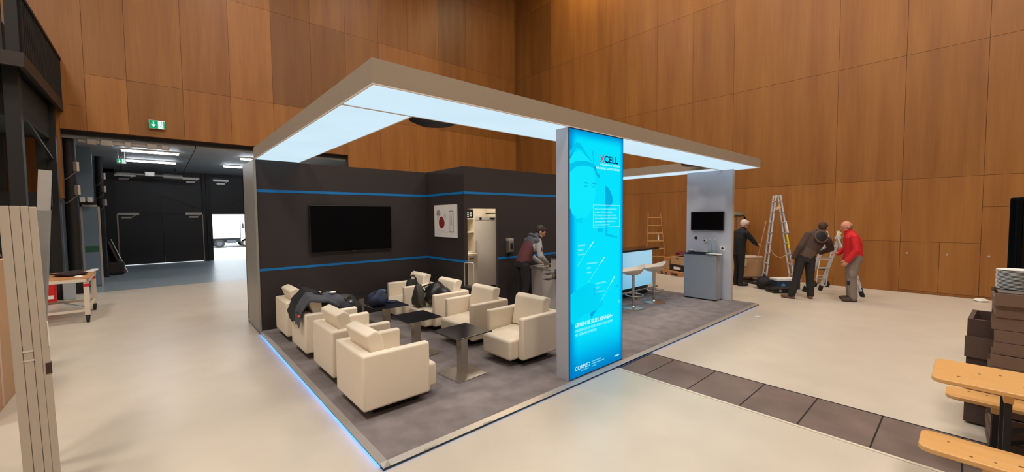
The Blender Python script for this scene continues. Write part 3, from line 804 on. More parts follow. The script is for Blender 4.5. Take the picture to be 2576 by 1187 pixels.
MB().box(.28, .3, -.2, .19, 0, 2.2).build('side_panel', CREAM, t)
MB().box(-.3, -.28, -.2, .19, 0, 2.2).build('side_panel', CREAM, t)
t = thing('trolley_suitcase', 'dark trolley suitcase with raised silver handle before the storage doorway', 'suitcase', (2.99, 3.12, P), .35)
MB().box(-.11, .11, -.18, .18, .05, .58).build('body', BLACK, t, bevel=.03)
MB().tube([(-.0, -.1, .55), (-.0, -.1, .985), (0, -.085, 1.0), (0, .085, 1.0), (0, .1, .985), (0, .1, .55)], .011, 8).build('pull_handle', ALU, t, smooth=1)
for y in (-.13, .13): MB().cyl((-.03, y, .035), (.03, y, .035), .035, n=14).build('wheel', RUBBER, t)

# ------------------------------------------------------------------ bar counter and stools
CTG = mat('counter_grey', (196, 188, 184), .5, vary=.03)
t = thing('bar_counter', 'grey bar counter with glowing white blue front and black worktop', 'counter', (0, 0, 0))
MB().box(4.47, 7.55, 2.12, 2.5, .27, 1.07).build('raised_body', CTG, t)
MB().box(4.5, 7.5, 2.2, 2.98, P, .27).build('base', BLACK, t)
MB().box(4.47, 7.55, 2.5, 3.04, .27, .83).box(4.47, 4.49, 2.2, 3.04, P, .27).build('back_body', CTG, t)
MB().box(4.45, 7.57, 2.5, 3.06, .83, .865).build('worktop', mat('worktop_grey', (176, 168, 160), .4), t)
MB().box(4.42, 7.68, 2.02, 2.52, 1.07, 1.115).build('bar_top', GLASSB, t, bevel=.004)
BF = lightbox_mat('bar_front_light', [(84, 160, 210), (122, 186, 218), (164, 206, 228)], 1.0, 5.6, 7.9, -.35, 1.25, (1.2, .3, 1.3, .2))
MB().box(4.52, 7.5, 2.098, 2.118, .26, 1.06).build('lit_front', BF, t)
MB().box(7.5, 7.55, 2.1, 2.12, .26, 1.07).build('corner_post', ALU, t)
for x in (5.3, 6.6, 7.3):
    MB().cyl((x, 1.95, P), (x, 1.95, .22), .014, n=8).build('rail_post', STEEL, t)
MB().cyl((4.6, 1.95, .225), (7.5, 1.95, .225), .016, n=10).build('foot_rail', STEEL, t)
for z in (.80, .70):
    MB().box(4.10, 4.46, 2.22, 2.36, z, z + .012).build('side_shelf', GLASSB, t, label='small black glass side shelf')
MB().cyl((4.3, 2.29, .712), (4.3, 2.29, .80), .014, n=8).build('shelf_spacer', STEEL, t)
MB().box(4.44, 4.47, 2.2, 2.38, .66, .86).build('shelf_bracket', STEEL, t)

SEATW = mat('stool_shell', (226, 212, 196), .4, vary=.02)
def make_stool(lab):
    t = thing('bar_stool', lab, 'bar stool', (0, 0, 0), 0, 'bar stools at the lit counter')
    MB().lathe([(.205, 0), (.205, .008), (.19, .014), (.05, .022), (.03, .05)], n=40).build('base', STEEL, t, smooth=.7)
    MB().cyl((0, 0, .03), (0, 0, .66), .024, n=16).build('column', STEEL, t, smooth=.7)
    ring = [(.15 * math.cos(2 * PI * i / 24), -.06 + .17 * math.sin(2 * PI * i / 24), .27) for i in range(24)]
    MB().tube(ring, .011, 8, closed=True).build('foot_ring', STEEL, t, smooth=1)
    b = MB().lathe([(.03, -.07), (.10, -.065), (.165, -.03), (.205, .03), (.215, .055), (.205, .06), (.185, .035), (.12, .0), (.03, -.008)], (0, 0, .72), 32)
    b.v = [(x * 1.0, y * .92, z + (.09 * max(0, x / .21) ** 2 - .05 * max(0, -x / .21) ** 2) * min(1, math.hypot(x, y) / .2)) for x, y, z in b.v]
    b.build('seat_shell', SEATW, t, smooth=1, sub=1)
    return t
s0 = make_stool('rightmost of the white bar stools at the lit counter, seat nearest the end pillar')
s0.scale = (1.1, 1.1, 1.0); s0.location = (6.62, 1.55, P); s0.rotation_euler = (0, 0, -.75)
dup(s0, (5.82, 1.55, P), -.70, 'white bar stool in full view right beside the cyan light box')
dup(s0, (5.05, 1.55, P), -.7, 'white bar stool mostly hidden behind the cyan light box, only its seat edge showing')

t = thing('pillar_cabinet', 'grey cabinet with black top standing against the end pillar', 'cabinet', (7.9, 1.02, P))
MB().box(-.32, 0, -.345, .345, .02, .975).build('body', mat('cabinet_grey', (150, 154, 160), .45, .1, vary=.04), t)
MB().box(-.335, -.32, -.343, .343, .03, .97).build('door', mat('cabinet_door', (142, 148, 158), .42, .1, vary=.05), t, bevel=.002)
MB().box(-.345, 0, -.355, .355, .975, .995).build('top_board', GLASSB, t)
MB().box(-.31, -.01, -.33, .33, 0, .02).build('plinth', BLACK, t)
MB().cyl((-.345, -.30, .85), (-.33, -.30, .85), .012, n=10).build('lock', STEEL, t)
TOPZ = P + .995
def bottle(x, y, lab):
    t = thing('water_bottle', lab, 'bottle', (x, y, TOPZ), 0, 'water bottles on the pillar cabinet')
    MB().lathe([(.03, 0), (.036, .01), (.036, .1), (.033, .13), (.036, .16), (.036, .21), (.026, .26), (.014, .285), (.014, .30)], n=20).build('bottle_body', glass('clear_pet', (225, 238, 240)), t, smooth=.8)
    MB().cyl((0, 0, .298), (0, 0, .322), .016, n=14).build('cap', mat('cap_pale', (200, 205, 212), .4), t)
    MB().lathe([(.0368, .03), (.0368, .06)], n=20).build('label_band', mat('label_green', (90, 150, 130), .5), t)
bottle(7.76, .89, 'left one of two clear water bottles on the grey cabinet')
bottle(7.77, .80, 'right one of two clear water bottles on the grey cabinet')
t = thing('tray', 'black tray on the grey cabinet left of the bottles', 'tray', (7.66, 1.08, TOPZ), .1)
MB().box(-.08, .08, -.22, .22, 0, .008).box(-.08, -.07, -.22, .22, .008, .02).box(.07, .08, -.22, .22, .008, .02).build('tray_body', BLACK, t)
t = thing('tape_roll', 'white tape roll with black rim lying at the left end of the grey cabinet', 'roll', (7.66, 1.25, TOPZ + .021))
MB().lathe([(.03, 0), (.05, 0), (.05, .04), (.03, .04)], n=20).build('roll', WHITE, t, smooth=.6)
MB().lathe([(.05, .004), (.056, .006), (.056, .03), (.05, .032)], n=20).build('band', BLACK, t, smooth=.6)
t = tag(MB().box(-.1, .1, -.15, .15, 0, .004).build('paper_sheet', WHITE), 'white paper sheets at the right end of the grey cabinet', 'paper')
t.location = (7.64, .74, TOPZ); t.rotation_euler = (0, 0, .12)
t = tag(MB().box(-.07, .07, -.1, .1, 0, .003).build('paper_sheet', WHITE), 'small white sheet in the middle of the grey cabinet', 'paper')
t.location = (7.80, .98, TOPZ); t.rotation_euler = (0, 0, -.2)

# round black speakers mounted at the canopy's inner edge
def dome(loc, r, lab):
    t = thing('round_speaker', lab, 'speaker', loc)
    MB().lathe([(.02, -.05), (r * .7, -.045), (r, -.01), (r, .02), (r * .9, .05), (.02, .06)], n=36).build('housing', BLACK, t, smooth=.6)
    MB().box(-.03, .03, -.36, 0, .06, .08).build('bracket', STEELB, t)
dome((1.10, 1.03, 2.90), .27, 'round black flat speaker behind the front canopy beam near the corner')
dome((7.2, 1.0, 2.92), .25, 'round black flat speaker inside the canopy at the right end')

# ------------------------------------------------------------------ lounge: armchairs and tables
def make_armchair(lab):
    t = thing('armchair', lab, 'armchair', (0, 0, 0), 0, 'cream leather cube armchairs')
    U = [(0, -.36), (.67, -.36), (.67, -.275), (.11, -.275), (.11, .275), (.67, .275), (.67, .36), (0, .36)]
    MB().prism(U, 'z', .085, .595).build('arm_frame', LEATHER, t, bevel=.022, seg=3, smooth=.7)
    S = [(.115, .085), (.80, .085), (.80, .335), (.115, .365)]
    MB().prism([(x, z) for x, z in S], 'y', -.271, .271).build('seat', LEATHER, t, bevel=.035, seg=4, smooth=.7)
    C = [(.115, .368), (.30, .368), (.225, .745), (.165, .782), (.065, .745), (.115, .60)]
    MB().prism(C, 'y', -.268, .268).build('back_cushion', LEATHER, t, bevel=.02, seg=3, smooth=.7)
    MB().box(.14, .60, -.24, .24, 0, .09).build('plinth', BLACK, t)
    return t
c0 = make_armchair('cream armchair nearest the viewer, in the left row at the platform edge')
c0.location = (.135, 1.075, P)
dup(c0, (.185, 2.07, P), .0, 'second cream armchair of the left row, behind the nearest one')
dup(c0, (.185, 3.12, P), .0, 'cream armchair of the left row under the pile of jackets')
dup(c0, (.185, 4.12, P), .0, 'cream armchair at the far end of the left row, against the charcoal wall')
dup(c0, (2.72, 1.06, P), PI, 'cream armchair of the right row beside the grey flank of the light box')
dup(c0, (2.72, 2.09, P), PI, 'empty cream armchair of the right row behind the one at the light box')
dup(c0, (2.72, 3.10, P), PI, 'cream armchair of the right row holding the big black bag')
dup(c0, (2.72, 4.13, P), PI, 'cream armchair of the right row in the corner of the charcoal walls')

def make_table(lab):
    t = thing('side_table', lab, 'table', (0, 0, 0), 0, 'low black glass tables')
    MB().box(-.25, .25, -.25, .25, .492, .504).build('table_top', GLASSB, t, bevel=.002)
    MB().box(-.045, .045, -.045, .045, .012, .48).box(-.09, .09, -.09, .09, .48, .492).build('column', STEEL, t)
    MB().box(-.21, .21, -.21, .21, 0, .012).build('base_plate', STEEL, t, bevel=.002)
    return t
t0 = make_table('low black glass table nearest the viewer, in front of the right row')
t0.location = (1.43, 1.07, P); t0.rotation_euler = (0, 0, .06)
dup(t0, (1.37, 2.07, P), .0, 'empty black glass table behind the nearest one')
dup(t0, (1.39, 3.04, P), -.03, 'black glass table with the blue bag on it')
dup(t0, (1.38, 4.06, P), 0, 'black glass table closest to the charcoal television wall')

# ------------------------------------------------------------------ bags and jackets
def blob(c, rad, seed, amp=.12, nu=36, nv=22, flat=None, R=None):
    """lumpy soft shape"""
    rr = random.Random(seed)
    ph = [(rr.uniform(2, 5), rr.uniform(2, 5), rr.uniform(0, 6), rr.uniform(0, 6)) for _ in range(5)]
    def fn(p):
        n = Vector((p.x / rad[0], p.y / rad[1], p.z / rad[2]))
        k = sum(math.sin(a * n.x * 1.3 + u) * math.cos(b_ * n.y + v + n.z * 2.1) for a, b_, u, v in ph) / 5
        q = p * (1 + amp * k * 2)
        if flat is not None and q.z < flat: q.z = flat + (q.z - flat) * .08
        return q
    b = MB(); b.ell(c, rad, R, nu, nv, fn=fn)
    return b
def drape(pts, seed, thick=.035, amp=.02):
    """sheet of cloth: grid of points (rows of 3D), thickened and rumpled"""
    rr = random.Random(seed)
    rows = len(pts); cols = len(pts[0]); N = 4
    def smp(u, v):
        i = min(int(u), rows - 2); j = min(int(v), cols - 2); a = u - i; c = v - j
        a = a * a * (3 - 2 * a) * .5 + a * .5
        P00, P01, P10, P11 = (Vector(pts[i][j]), Vector(pts[i][j + 1]), Vector(pts[i + 1][j]), Vector(pts[i + 1][j + 1]))
        return (P00 * (1 - c) + P01 * c) * (1 - a) + (P10 * (1 - c) + P11 * c) * a
    R_ = (rows - 1) * N + 1; C_ = (cols - 1) * N + 1
    top = []
    for i in range(R_):
        for j in range(C_):
            p = smp(i / N, j / N)
            w = math.sin(i * .9 + seed) * math.cos(j * 1.1 + seed * 2) + .6 * math.sin(i * .5 - j * .8 + seed)
            top.append(p + Vector((rr.uniform(-.3, .3), rr.uniform(-.3, .3), w)) * amp)
    bot = [p - Vector((0, 0, thick)) for p in top]
    n = len(top); b = MB(); fs = []
    for i in range(R_ - 1):
        for j in range(C_ - 1):
            a = i * C_ + j
            fs += [(a, a + 1, a + C_ + 1, a + C_), (n + a, n + a + C_, n + a + C_ + 1, n + a + 1)]
    for i in range(R_ - 1):
        a = i * C_; fs.append((a, a + C_, n + a + C_, n + a)); a = i * C_ + C_ - 1; fs.append((a, n + a, n + a + C_, a + C_))
    for j in range(C_ - 1):
        fs.append((j, n + j, n + j + 1, j + 1)); a = (R_ - 1) * C_ + j; fs.append((a, a + 1, n + a + 1, n + a))
    return b.add(top + bot, fs)

JB = mat('jacket_black', (24, 23, 25), .8, vary=.2, scale=14, bump=.4, bscale=60)
JG = mat('jacket_grey', (74, 77, 84), .85, vary=.15, scale=20, bump=.3, bscale=120)
JN = mat('jacket_navy', (30, 34, 44), .8, vary=.2, scale=14, bump=.4, bscale=60)
# third chair of the left row: back top at z .633, cushion top .82, x .185-.855, y 2.76-3.48
t = thing('black_jacket', 'black jacket thrown over the backrest of the jacket-laden armchair', 'jacket', (0, 0, 0))
drape([[(.14, 2.98, .56), (.14, 3.18, .50), (.14, 3.38, .52), (.14, 3.5, .60)],
       [(.18, 2.98, .72), (.16, 3.16, .76), (.16, 3.36, .75), (.2, 3.5, .72)],
       [(.28, 2.96, .86), (.28, 3.14, .90), (.29, 3.34, .90), (.30, 3.48, .84)],
       [(.42, 2.94, .86), (.42, 3.12, .88), (.44, 3.32, .86), (.44, 3.46, .82)],
       [(.56, 2.95, .72), (.56, 3.12, .70), (.58, 3.30, .70), (.58, 3.44, .70)]], 3, .05, .022).build('cloth', JB, t, smooth=1.2, sub=1)
MB().tube([(.24, 3.2, .92), (.25, 3.22, .965), (.25, 3.26, .96), (.26, 3.28, .92)], .012, 8).build('hanger_loop', JB, t, smooth=1)
t = thing('grey_sweater', 'grey sweater with a small red badge hanging over the armchair back', 'sweater', (0, 0, 0))
drape([[(.13, 2.80, .50), (.13, 2.90, .49), (.13, 3.0, .53), (.14, 3.08, .60)],
       [(.15, 2.78, .68), (.15, 2.88, .68), (.15, 2.99, .70), (.16, 3.08, .72)],
       [(.26, 2.76, .82), (.26, 2.88, .86), (.27, 2.98, .88), (.28, 3.08, .87)],
       [(.46, 2.75, .80), (.46, 2.88, .83), (.46, 2.98, .83), (.46, 3.08, .84)],
       [(.62, 2.77, .70), (.62, 2.88, .70), (.62, 2.98, .70), (.62, 3.08, .70)]], 5, .045, .012).build('cloth', JG, t, smooth=1.2, sub=1)
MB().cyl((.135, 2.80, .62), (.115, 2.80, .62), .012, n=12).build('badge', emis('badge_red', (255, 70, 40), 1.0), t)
MB().box(.12, .135, 2.83, 2.93, .645, .655).build('pocket_edge', JB, t)
t = thing('grey_hood', 'folded grey hooded jacket on the seat of the jacket-laden armchair', 'jacket', (0, 0, 0))
blob((.60, 3.06, .66), (.20, .20, .17), 8, .2).build('cloth', JG, t, smooth=1.2)
blob((.74, 3.02, .62), (.16, .18, .15), 9, .2).build('lining', JN, t, smooth=1.2)
MB().ell((.60, 2.98, .84), (.045, .03, .018)).build('white_patch', WHITE, t, smooth=1)
t = thing('dark_jacket', 'dark jacket heap hanging over the front of the jacket-laden armchair', 'jacket', (0, 0, 0))
blob((.80, 3.08, .58), (.20, .22, .17), 12, .2).build('cloth', JB, t, smooth=1.2)
blob((.95, 3.16, .50), (.10, .14, .15), 15, .22).build('sleeve', JB, t, smooth=1.2)
blob((.74, 2.98, .74), (.09, .08, .05), 17, .2).build('collar', mat('collar_brown', (58, 50, 46), .8), t, smooth=1.2)
MB().ell((.80, 2.86, .70), (.02, .012, .014)).build('buckle', STEEL, t, smooth=1)

t = thing('blue_bag', 'soft dark blue bag on the third black glass table', 'bag', (1.27, 3.06, P + .504))
NAVB = mat('bag_navy', (34, 46, 72), .7, vary=.25, scale=16, bump=.5, bscale=40)
blob((0, 0, .10), (.15, .14, .13), 21, .16, flat=-.098).build('body', NAVB, t, smooth=1.2)
blob((.04, -.02, .21), (.08, .05, .03), 22, .2).build('flap', mat('bag_blue', (70, 98, 140), .6), t, smooth=1.2)
MB().tube([(-.1, -.02, .15), (-.06, -.05, .22), (.04, -.06, .235), (.1, -.04, .16)], .008, 6).build('handle', NAVB, t, smooth=1)
t = tag(MB().lathe([(.01, 0), (.07, 0), (.075, .012), (.06, .022), (.01, .026)], (0, 0, 0), 24).build('flat_hat', NAVB, smooth=.8), 'flat round dark hat lying beside the blue bag on the third table', 'hat')
t.location = (1.53, 3.14, P + .504)

# bags on the right row (third chair: seat z .41, x 1.92-2.72, y 2.74-3.46)
BLB = mat('bag_leather_black', (26, 25, 24), .35, vary=.2, scale=10, bump=.3, bscale=50)
OLV = mat('bag_olive', (66, 64, 54), .6, vary=.3, scale=8, bump=.5, bscale=30)
t = thing('black_bag', 'large black leather bag lying on the seat of a cream armchair in the right row', 'bag', (2.24, 3.10, P + .365))
blob((.06, -.02, .17), (.22, .22, .19), 31, .13, flat=-.165).build('body', BLB, t, smooth=1.2)
MB().tube([(-.2, -.08, .02), (-.27, -.1, .03), (-.28, .0, .04), (-.2, .05, .06)], .012, 8).build('strap', BLB, t, smooth=1)
MB().tube([(-.1, .12, .2), (-.15, .1, .3), (-.05, .05, .34), (.05, .1, .33)], .012, 8).build('handle', BLB, t, smooth=1)
MB().ell((-.09, .09, .28), (.018, .018, .02)).build('clasp', STEEL, t, smooth=1)
blob((.28, .1, .2), (.07, .1, .09), 33, .1).build('tan_lining', mat('tan_cloth', (176, 134, 100), .8), t, smooth=1.2)
t = thing('olive_pouch', 'dark olive pouch leaning on the black bag in the right row armchair', 'bag', (2.03, 3.22, P + .365))
b = MB().prism([(-.13, 0), (.11, 0), (.13, .1), (.04, .32), (-.02, .36), (-.1, .2)], 'x', -.07, .07)
b.v = [(x * (1.1 - z), y, z) for x, y, z in b.v]
b.build('body', OLV, t, bevel=.02, smooth=1)
t = thing('black_backpack', 'small black backpack on the seat of the corner armchair in the right row', 'backpack', (2.33, 4.0, P + .365))
blob((0, 0, .16), (.13, .12, .17), 41, .1, flat=-.155).build('body', JB, t, smooth=1.2)
MB().tube([(-.02, .02, .3), (-.03, .02, .37), (.01, -.03, .385), (.04, -.06, .33), (.03, -.05, .29)], .014, 8).build('loop_handle', JB, t, smooth=1)

# ------------------------------------------------------------------ people
SKIN = mat('skin', (206, 150, 122), .55, vary=.05, scale=20)
SKIN2 = mat('skin_ruddy', (206, 140, 116), .55, vary=.05, scale=20)
def sub_frame(d, hint):
    d = Vector(d).normalized(); s = d.cross(Vector(hint)).normalized(); n = s.cross(d).normalized(); return d, s, n

class Figure:
    def __init__(s): s.mb = MB(); s.bones = []
    def seg(s, a, b, ra, rb, tagm, n=14):
        a = Vector(a); b = Vector(b)
        s.mb.cyl(a, b, ra, rb, n); s.mb.ell(a, (ra, ra, ra), None, 14, 8); s.mb.ell(b, (rb, rb, rb), None, 14, 8)
        s.bones.append((a, b, ra, rb, tagm))
    def ell(s, c, rad, R, tagm):
        s.mb.ell(c, rad, R, 18, 12); r = sum(rad) / 3 * .95; c = Vector(c); s.bones.append((c, c + Vector((0, 0, 1e-4)), r, r, tagm))
    def torso(s, pts, left, tagm):
        """pts: (point, half width, half depth)"""
        rings = []; P_ = [Vector(p[0]) for p in pts]
        for i, (p, w, dp) in enumerate(pts):
            t = (P_[min(i + 1, len(P_) - 1)] - P_[max(i - 1, 0)]).normalized()
            l = Vector(left[i] if isinstance(left, list) else left); l = (l - t * l.dot(t)).normalized(); f = l.cross(t)
            rings.append([P_[i] + l * w * math.copysign(abs(math.cos(q)) ** .85, math.cos(q)) + f * dp * math.copysign(abs(math.sin(q)) ** .85, math.sin(q)) for q in [2 * PI * k / 20 for k in range(20)]])
        s.mb.loft(rings)
        for i in range(len(pts) - 1):
            tg = tagm[i] if isinstance(tagm, list) else tagm
            s.bones.append((P_[i], P_[i + 1], min(pts[i][1], .13) * .95, min(pts[i + 1][1], .13) * .95, tg))
    def head(s, c, fdir, neck, k=1.0):
        c = Vector(c); f = Vector(fdir).normalized(); u0 = Vector((0, 0, 1)) if abs(f.z) < .95 else Vector((1, 0, 0))
        l = u0.cross(f).normalized(); u = f.cross(l)
        R = Matrix((f, l, u)).transposed(); s.hR = R; s.hc = c
        s.ell(c + u * .02 * k, (.1 * k, .078 * k, .1 * k), R, 'skin')
        s.ell(c + f * .018 * k - u * .055 * k, (.072 * k, .06 * k, .075 * k), R, 'skin')
        s.ell(c + f * .098 * k - u * .015 * k, (.02 * k, .014 * k, .026 * k), R, 'skin')
        s.ell(c + f * .08 * k + u * .03 * k, (.018, .05, .012), R, 'skin')
        s.ell(c + f * .08 * k - u * .068 * k, (.016, .026, .012), R, 'skin')
        s.ell(c + f * .068 * k - u * .108 * k, (.02, .025, .018), R, 'skin')
        for q in (-1, 1): s.ell(c + l * q * .08 * k - u * .005 - f * .012, (.02, .011, .034), R, 'skin')
        s.seg(neck, c - u * .06 * k - f * .02, .062, .056, 'skin')
    def hand(s, w, d, palm, thumb_side, curl=.5):
        """w wrist, d pointing direction, palm = palm normal, thumb_side = direction the thumb leaves to"""
        w = Vector(w); d = Vector(d).normalized(); n = Vector(palm); n = (n - d * n.dot(d)).normalized(); t = d.cross(n); 
        if t.dot(Vector(thumb_side)) < 0: t = -t
        R = Matrix((d, t, n)).transposed()
        s.ell(w + d * .05, (.058, .042, .02), R, 'skin')
        s.seg(w, w + d * .02, .026, .028, 'skin')
        for off, ln in ((.032, .070), (.011, .080), (-.010, .075), (-.031, .060)):
            b0 = w + d * .088 + t * off; c1 = curl
            d1 = d * math.cos(c1) + n * math.sin(c1); d2 = d * math.cos(c1 * 2.1) + n * math.sin(c1 * 2.1)
            b1 = b0 + d1 * ln * .52; b2 = b1 + d2 * ln * .48
            s.seg(b0 - d * .02, b0, .0105, .0105, 'skin', 8); s.seg(b0, b1, .0105, .0098, 'skin', 8); s.seg(b1, b2, .0098, .0085, 'skin', 8)
        b0 = w + d * .03 + t * .036; b1 = b0 + (d * .6 + t * .75 + n * .25).normalized() * .038; b2 = b1 + (d * .85 + t * .3 + n * .4).normalized() * .032
        s.seg(w + d * .02 + t * .018, b0, .015, .014, 'skin', 8); s.seg(b0, b1, .0125, .011, 'skin', 8); s.seg(b1, b2, .011, .009, 'skin', 8)
    def shoe(s, ankle, toe_dir, tagm='shoe'):
        a = Vector(ankle); d = Vector((toe_dir[0], toe_dir[1], 0)).normalized(); l = Vector((-d.y, d.x, 0))
        R = Matrix((d, l, Vector((0, 0, 1)))).transposed()
        s.ell(Vector((a.x, a.y, .045)) + d * .075, (.135, .048, .045), R, tagm)
        s.ell(Vector((a.x, a.y, .05)) - d * .0, (.065, .045, .05), R, tagm)
        s.ell(Vector((a.x, a.y, .02)) + d * .06, (.15, .05, .02), R, tagm)
        s.bones.append((Vector((a.x, a.y, .03)) - d * .03, Vector((a.x, a.y, .03)) + d * .17, .05, .05, tagm))
    def leg(s, hip, knee, ankle, toe, r=(.092, .066, .055), tagm='legs'):
        s.seg(hip, knee, r[0], r[1], tagm); s.seg(knee, ankle, r[1], r[2], tagm); s.shoe(ankle, toe)
    def arm(s, sh, el, wr, r=(.062, .052, .042), tagm='sleeve'):
        s.seg(sh, el, r[0], r[1], tagm); s.seg(el, wr, r[1], r[2], tagm)
    def build(s, root, mats, voxel=.0075):
        """fuse everything into one continuous surface, then give each face the cloth of the nearest limb"""
        me = s.mb.mesh('body'); o = bpy.data.objects.new('body_tmp', me); COL.objects.link(o)
        md = o.modifiers.new('r', 'REMESH'); md.mode = 'VOXEL'; md.voxel_size = voxel; md.use_smooth_shade = True
        sm = o.modifiers.new('s', 'SMOOTH'); sm.factor = .5; sm.iterations = 5
        dg = bpy.context.evaluated_depsgraph_get(); dg.update()
        m2 = bpy.data.meshes.new_from_object(o.evaluated_get(dg)); m2.name = 'body'
        bpy.data.objects.remove(o)
        keys = list(mats.keys())
        m2.materials.clear()
        for k in keys: m2.materials.append(mats[k])
        n = len(m2.polygons); ctr = np.empty(n * 3, dtype=np.float32); m2.polygons.foreach_get('center', ctr); ctr = ctr.reshape(-1, 3)
        best = np.full(n, 1e9); idx = np.zeros(n, dtype=np.int32)
        for a, b, ra, rb, tg in s.bones:
            a_ = np.array(a); ab = np.array(b) - a_; L2 = max(float(ab @ ab), 1e-12)
            tt = np.clip((ctr - a_) @ ab / L2, 0, 1); dist = np.linalg.norm(ctr - (a_ + tt[:, None] * ab), axis=1) - (ra + (rb - ra) * tt)
            k = keys.index(tg) if tg in keys else keys.index({'sleeve': 'top', 'yoke': 'top', 'band': 'top', 'cuff': 'top'}.get(tg, keys[0]))
            w = dist < best; best[w] = dist[w]; idx[w] = k
        m2.polygons.foreach_set('material_index', idx); m2.polygons.foreach_set('use_smooth', [True] * n)
        b = bpy.data.objects.new('body', m2); COL.objects.link(b); b.parent = root
        return b
    def face_bits(s, root, hair=None, bald=False, glasses=False):
        R, c = s.hR, s.hc; f, l, u = R.col[0], R.col[1], R.col[2]
        EYE = mat('eye_dark', (40, 30, 28), .3); LIP = mat('lips', (150, 84, 76), .5)
        for q in (-1, 1):
            MB().ell(c + f * .087 + l * q * .032 + u * .012, (.008, .011, .006), R, 10, 6).build('eye', EYE, root, smooth=1)
        MB().ell(c + f * .083 - u * .066, (.008, .022, .005), R, 10, 6).build('mouth', LIP, root, smooth=1)
        if hair:
            b = MB()
            if bald:
                def fn(p):
                    return p if p.z < .03 else Vector((p.x * .97, p.y * .97, .03))
                b.ell(c - f * .024 - u * .004, (.090, .086, .078), R, 22, 14, fn=fn)
            else:
                b.ell(c - f * .022 + u * .036, (.1, .087, .098), R, 22, 12)
                b.ell(c + f * .035 + u * .085, (.06, .065, .035), R, 16, 8)
                b.ell(c - f * .045 + u * .0, (.06, .077, .072), R, 16, 8)
            b.build('hair', hair, root, smooth=1)
        if glasses:
            g = MB()
            for q in (-1, 1):
                ring = [c + f * .1 + l * (q * .034 + .026 * math.cos(2 * PI * i / 14)) + u * (.01 + .02 * math.sin(2 * PI * i / 14)) for i in range(14)]
                g.tube(ring, .003, 6, closed=True); g.tube([c + f * .1 + l * q * .06 + u * .012, c + l * q * .086 + u * .015], .003, 6)
            g.build('glasses', BLACK, root)

# person at the bar counter (bending over the worktop)
t = thing('person', 'person in grey and burgundy hooded jacket bending over the end of the bar counter', 'person', (4.06, 2.86, P), -.16)
F = Figure()
F.torso([((-.02, 0, .84), .15, .11), ((.0, 0, .93), .158, .125), ((.06, 0, 1.07), .15, .12), ((.16, 0, 1.22), .17, .125), ((.245, 0, 1.34), .178, .115), ((.30, 0, 1.405), .12, .09), ((.325, 0, 1.43), .07, .065)], (0, 1, 0), ['legs', 'top', 'top', 'top', 'yoke', 'yoke'])
F.head((.43, 0, 1.515), (.74, -.36, -.56), (.32, 0, 1.425), .98)
F.arm((.235, -.19, 1.34), (.25, -.24, 1.07), (.475, -.15, .905), (.07, .058, .044)); F.arm((.235, .19, 1.34), (.30, .25, 1.07), (.50, .13, .905), (.07, .058, .044))
F.hand((.475, -.15, .90), (.92, .25, -.28), (0, 0, -1), (0, 1, 0), .45); F.hand((.50, .13, .90), (.92, -.3, -.28), (0, 0, -1), (0, -1, 0), .45)
F.leg((-.01, -.085, .88), (.0, -.1, .48), (-.05, -.1, .09), (1, -.1)); F.leg((-.01, .085, .88), (.03, .1, .48), (.0, .11, .09), (1, .15))
F.bones.append((Vector((.21, -.2, 1.36)), Vector((.21, .2, 1.36)), .06, .06, 'yoke'))
F.build(t, {'top': mat('hoodie_burgundy', (88, 44, 48), .85), 'yoke': mat('hoodie_slate', (74, 76, 86), .85), 'sleeve': mat('hoodie_pale_grey', (176, 172, 172), .85), 'legs': mat('trousers_black', (24, 23, 26), .85), 'skin': SKIN, 'shoe': mat('shoe_dark', (36, 34, 34), .6)})
F.face_bits(t, mat('hair_dark', (40, 32, 28), .7))
b = MB(); b.ell((.245, 0, 1.43), (.10, .12, .05), Euler((0, .7, 0)).to_matrix(), 20, 12); b.ell((.17, 0, 1.37), (.06, .1, .1), Euler((0, .5, 0)).to_matrix(), 18, 10)
b.build('hood', mat('hoodie_slate', (74, 76, 86), .85), t, smooth=1)
b = MB(); b.bar((.247, -.284, 1.235), (.226, -.286, 1.15), .003, .018, up=(0, 1, 0)); b.bar((.247, -.284, 1.235), (.268, -.286, 1.15), .003, .018, up=(0, 1, 0)); b.bar((.235, -.285, 1.178), (.26, -.285, 1.178), .003, .014, up=(0, 1, 0))
b.build('sleeve_patch', mat('patch_maroon', (86, 40, 48), .8), t)

# person in brown hooded sweater leaning to the right over the folding ladder
t = thing('person', 'person in brown hooded sweater leaning over the half-unfolded ladder, seen from behind', 'person', (9.5, -.42, 0), .6)
F = Figure()
LL = Vector((-.12, .8, .42))
F.torso([((.03, -.0, .80), .155, .12), ((.044, -.03, .90), .17, .135), ((.055, -.10, 1.06), .172, .14), ((.09, -.20, 1.22), .195, .145), ((.12, -.29, 1.35), .20, .13), ((.14, -.34, 1.42), .13, .10), ((.15, -.37, 1.45), .075, .07)],
        [(0, 1, 0), (0, 1, .1), (0, .95, .25), (-.08, .85, .4), LL, LL, LL], ['legs', 'band', 'top', 'top', 'top', 'top'])
F.head((.20, -.43, 1.545), (.72, -.55, -.42), (.15, -.36, 1.44))
F.arm((.075, -.10, 1.40), (-.01, .09, 1.13), (.02, .20, .90), (.078, .064, .05)); F.arm((.15, -.50, 1.28), (.27, -.62, 1.08), (.44, -.50, .98), (.078, .064, .05))
F.hand((.02, .20, .90), (.25, .2, -.95), (.2, -1, 0), (1, 0, 0), .4); F.hand((.44, -.50, .98), (.9, .35, .1), (0, .3, -1), (0, 1, .2), .6)
F.leg((.03, .055, .86), (-.04, .15, .47), (-.10, .27, .09), (.6, .8), (.105, .078, .07)); F.leg((.04, -.125, .86), (.02, -.125, .47), (-.02, -.125, .09), (1, -.3), (.105, .078, .07))
F.ell((-.03, .15, .62), (.06, .05, .09), None, 'legs')
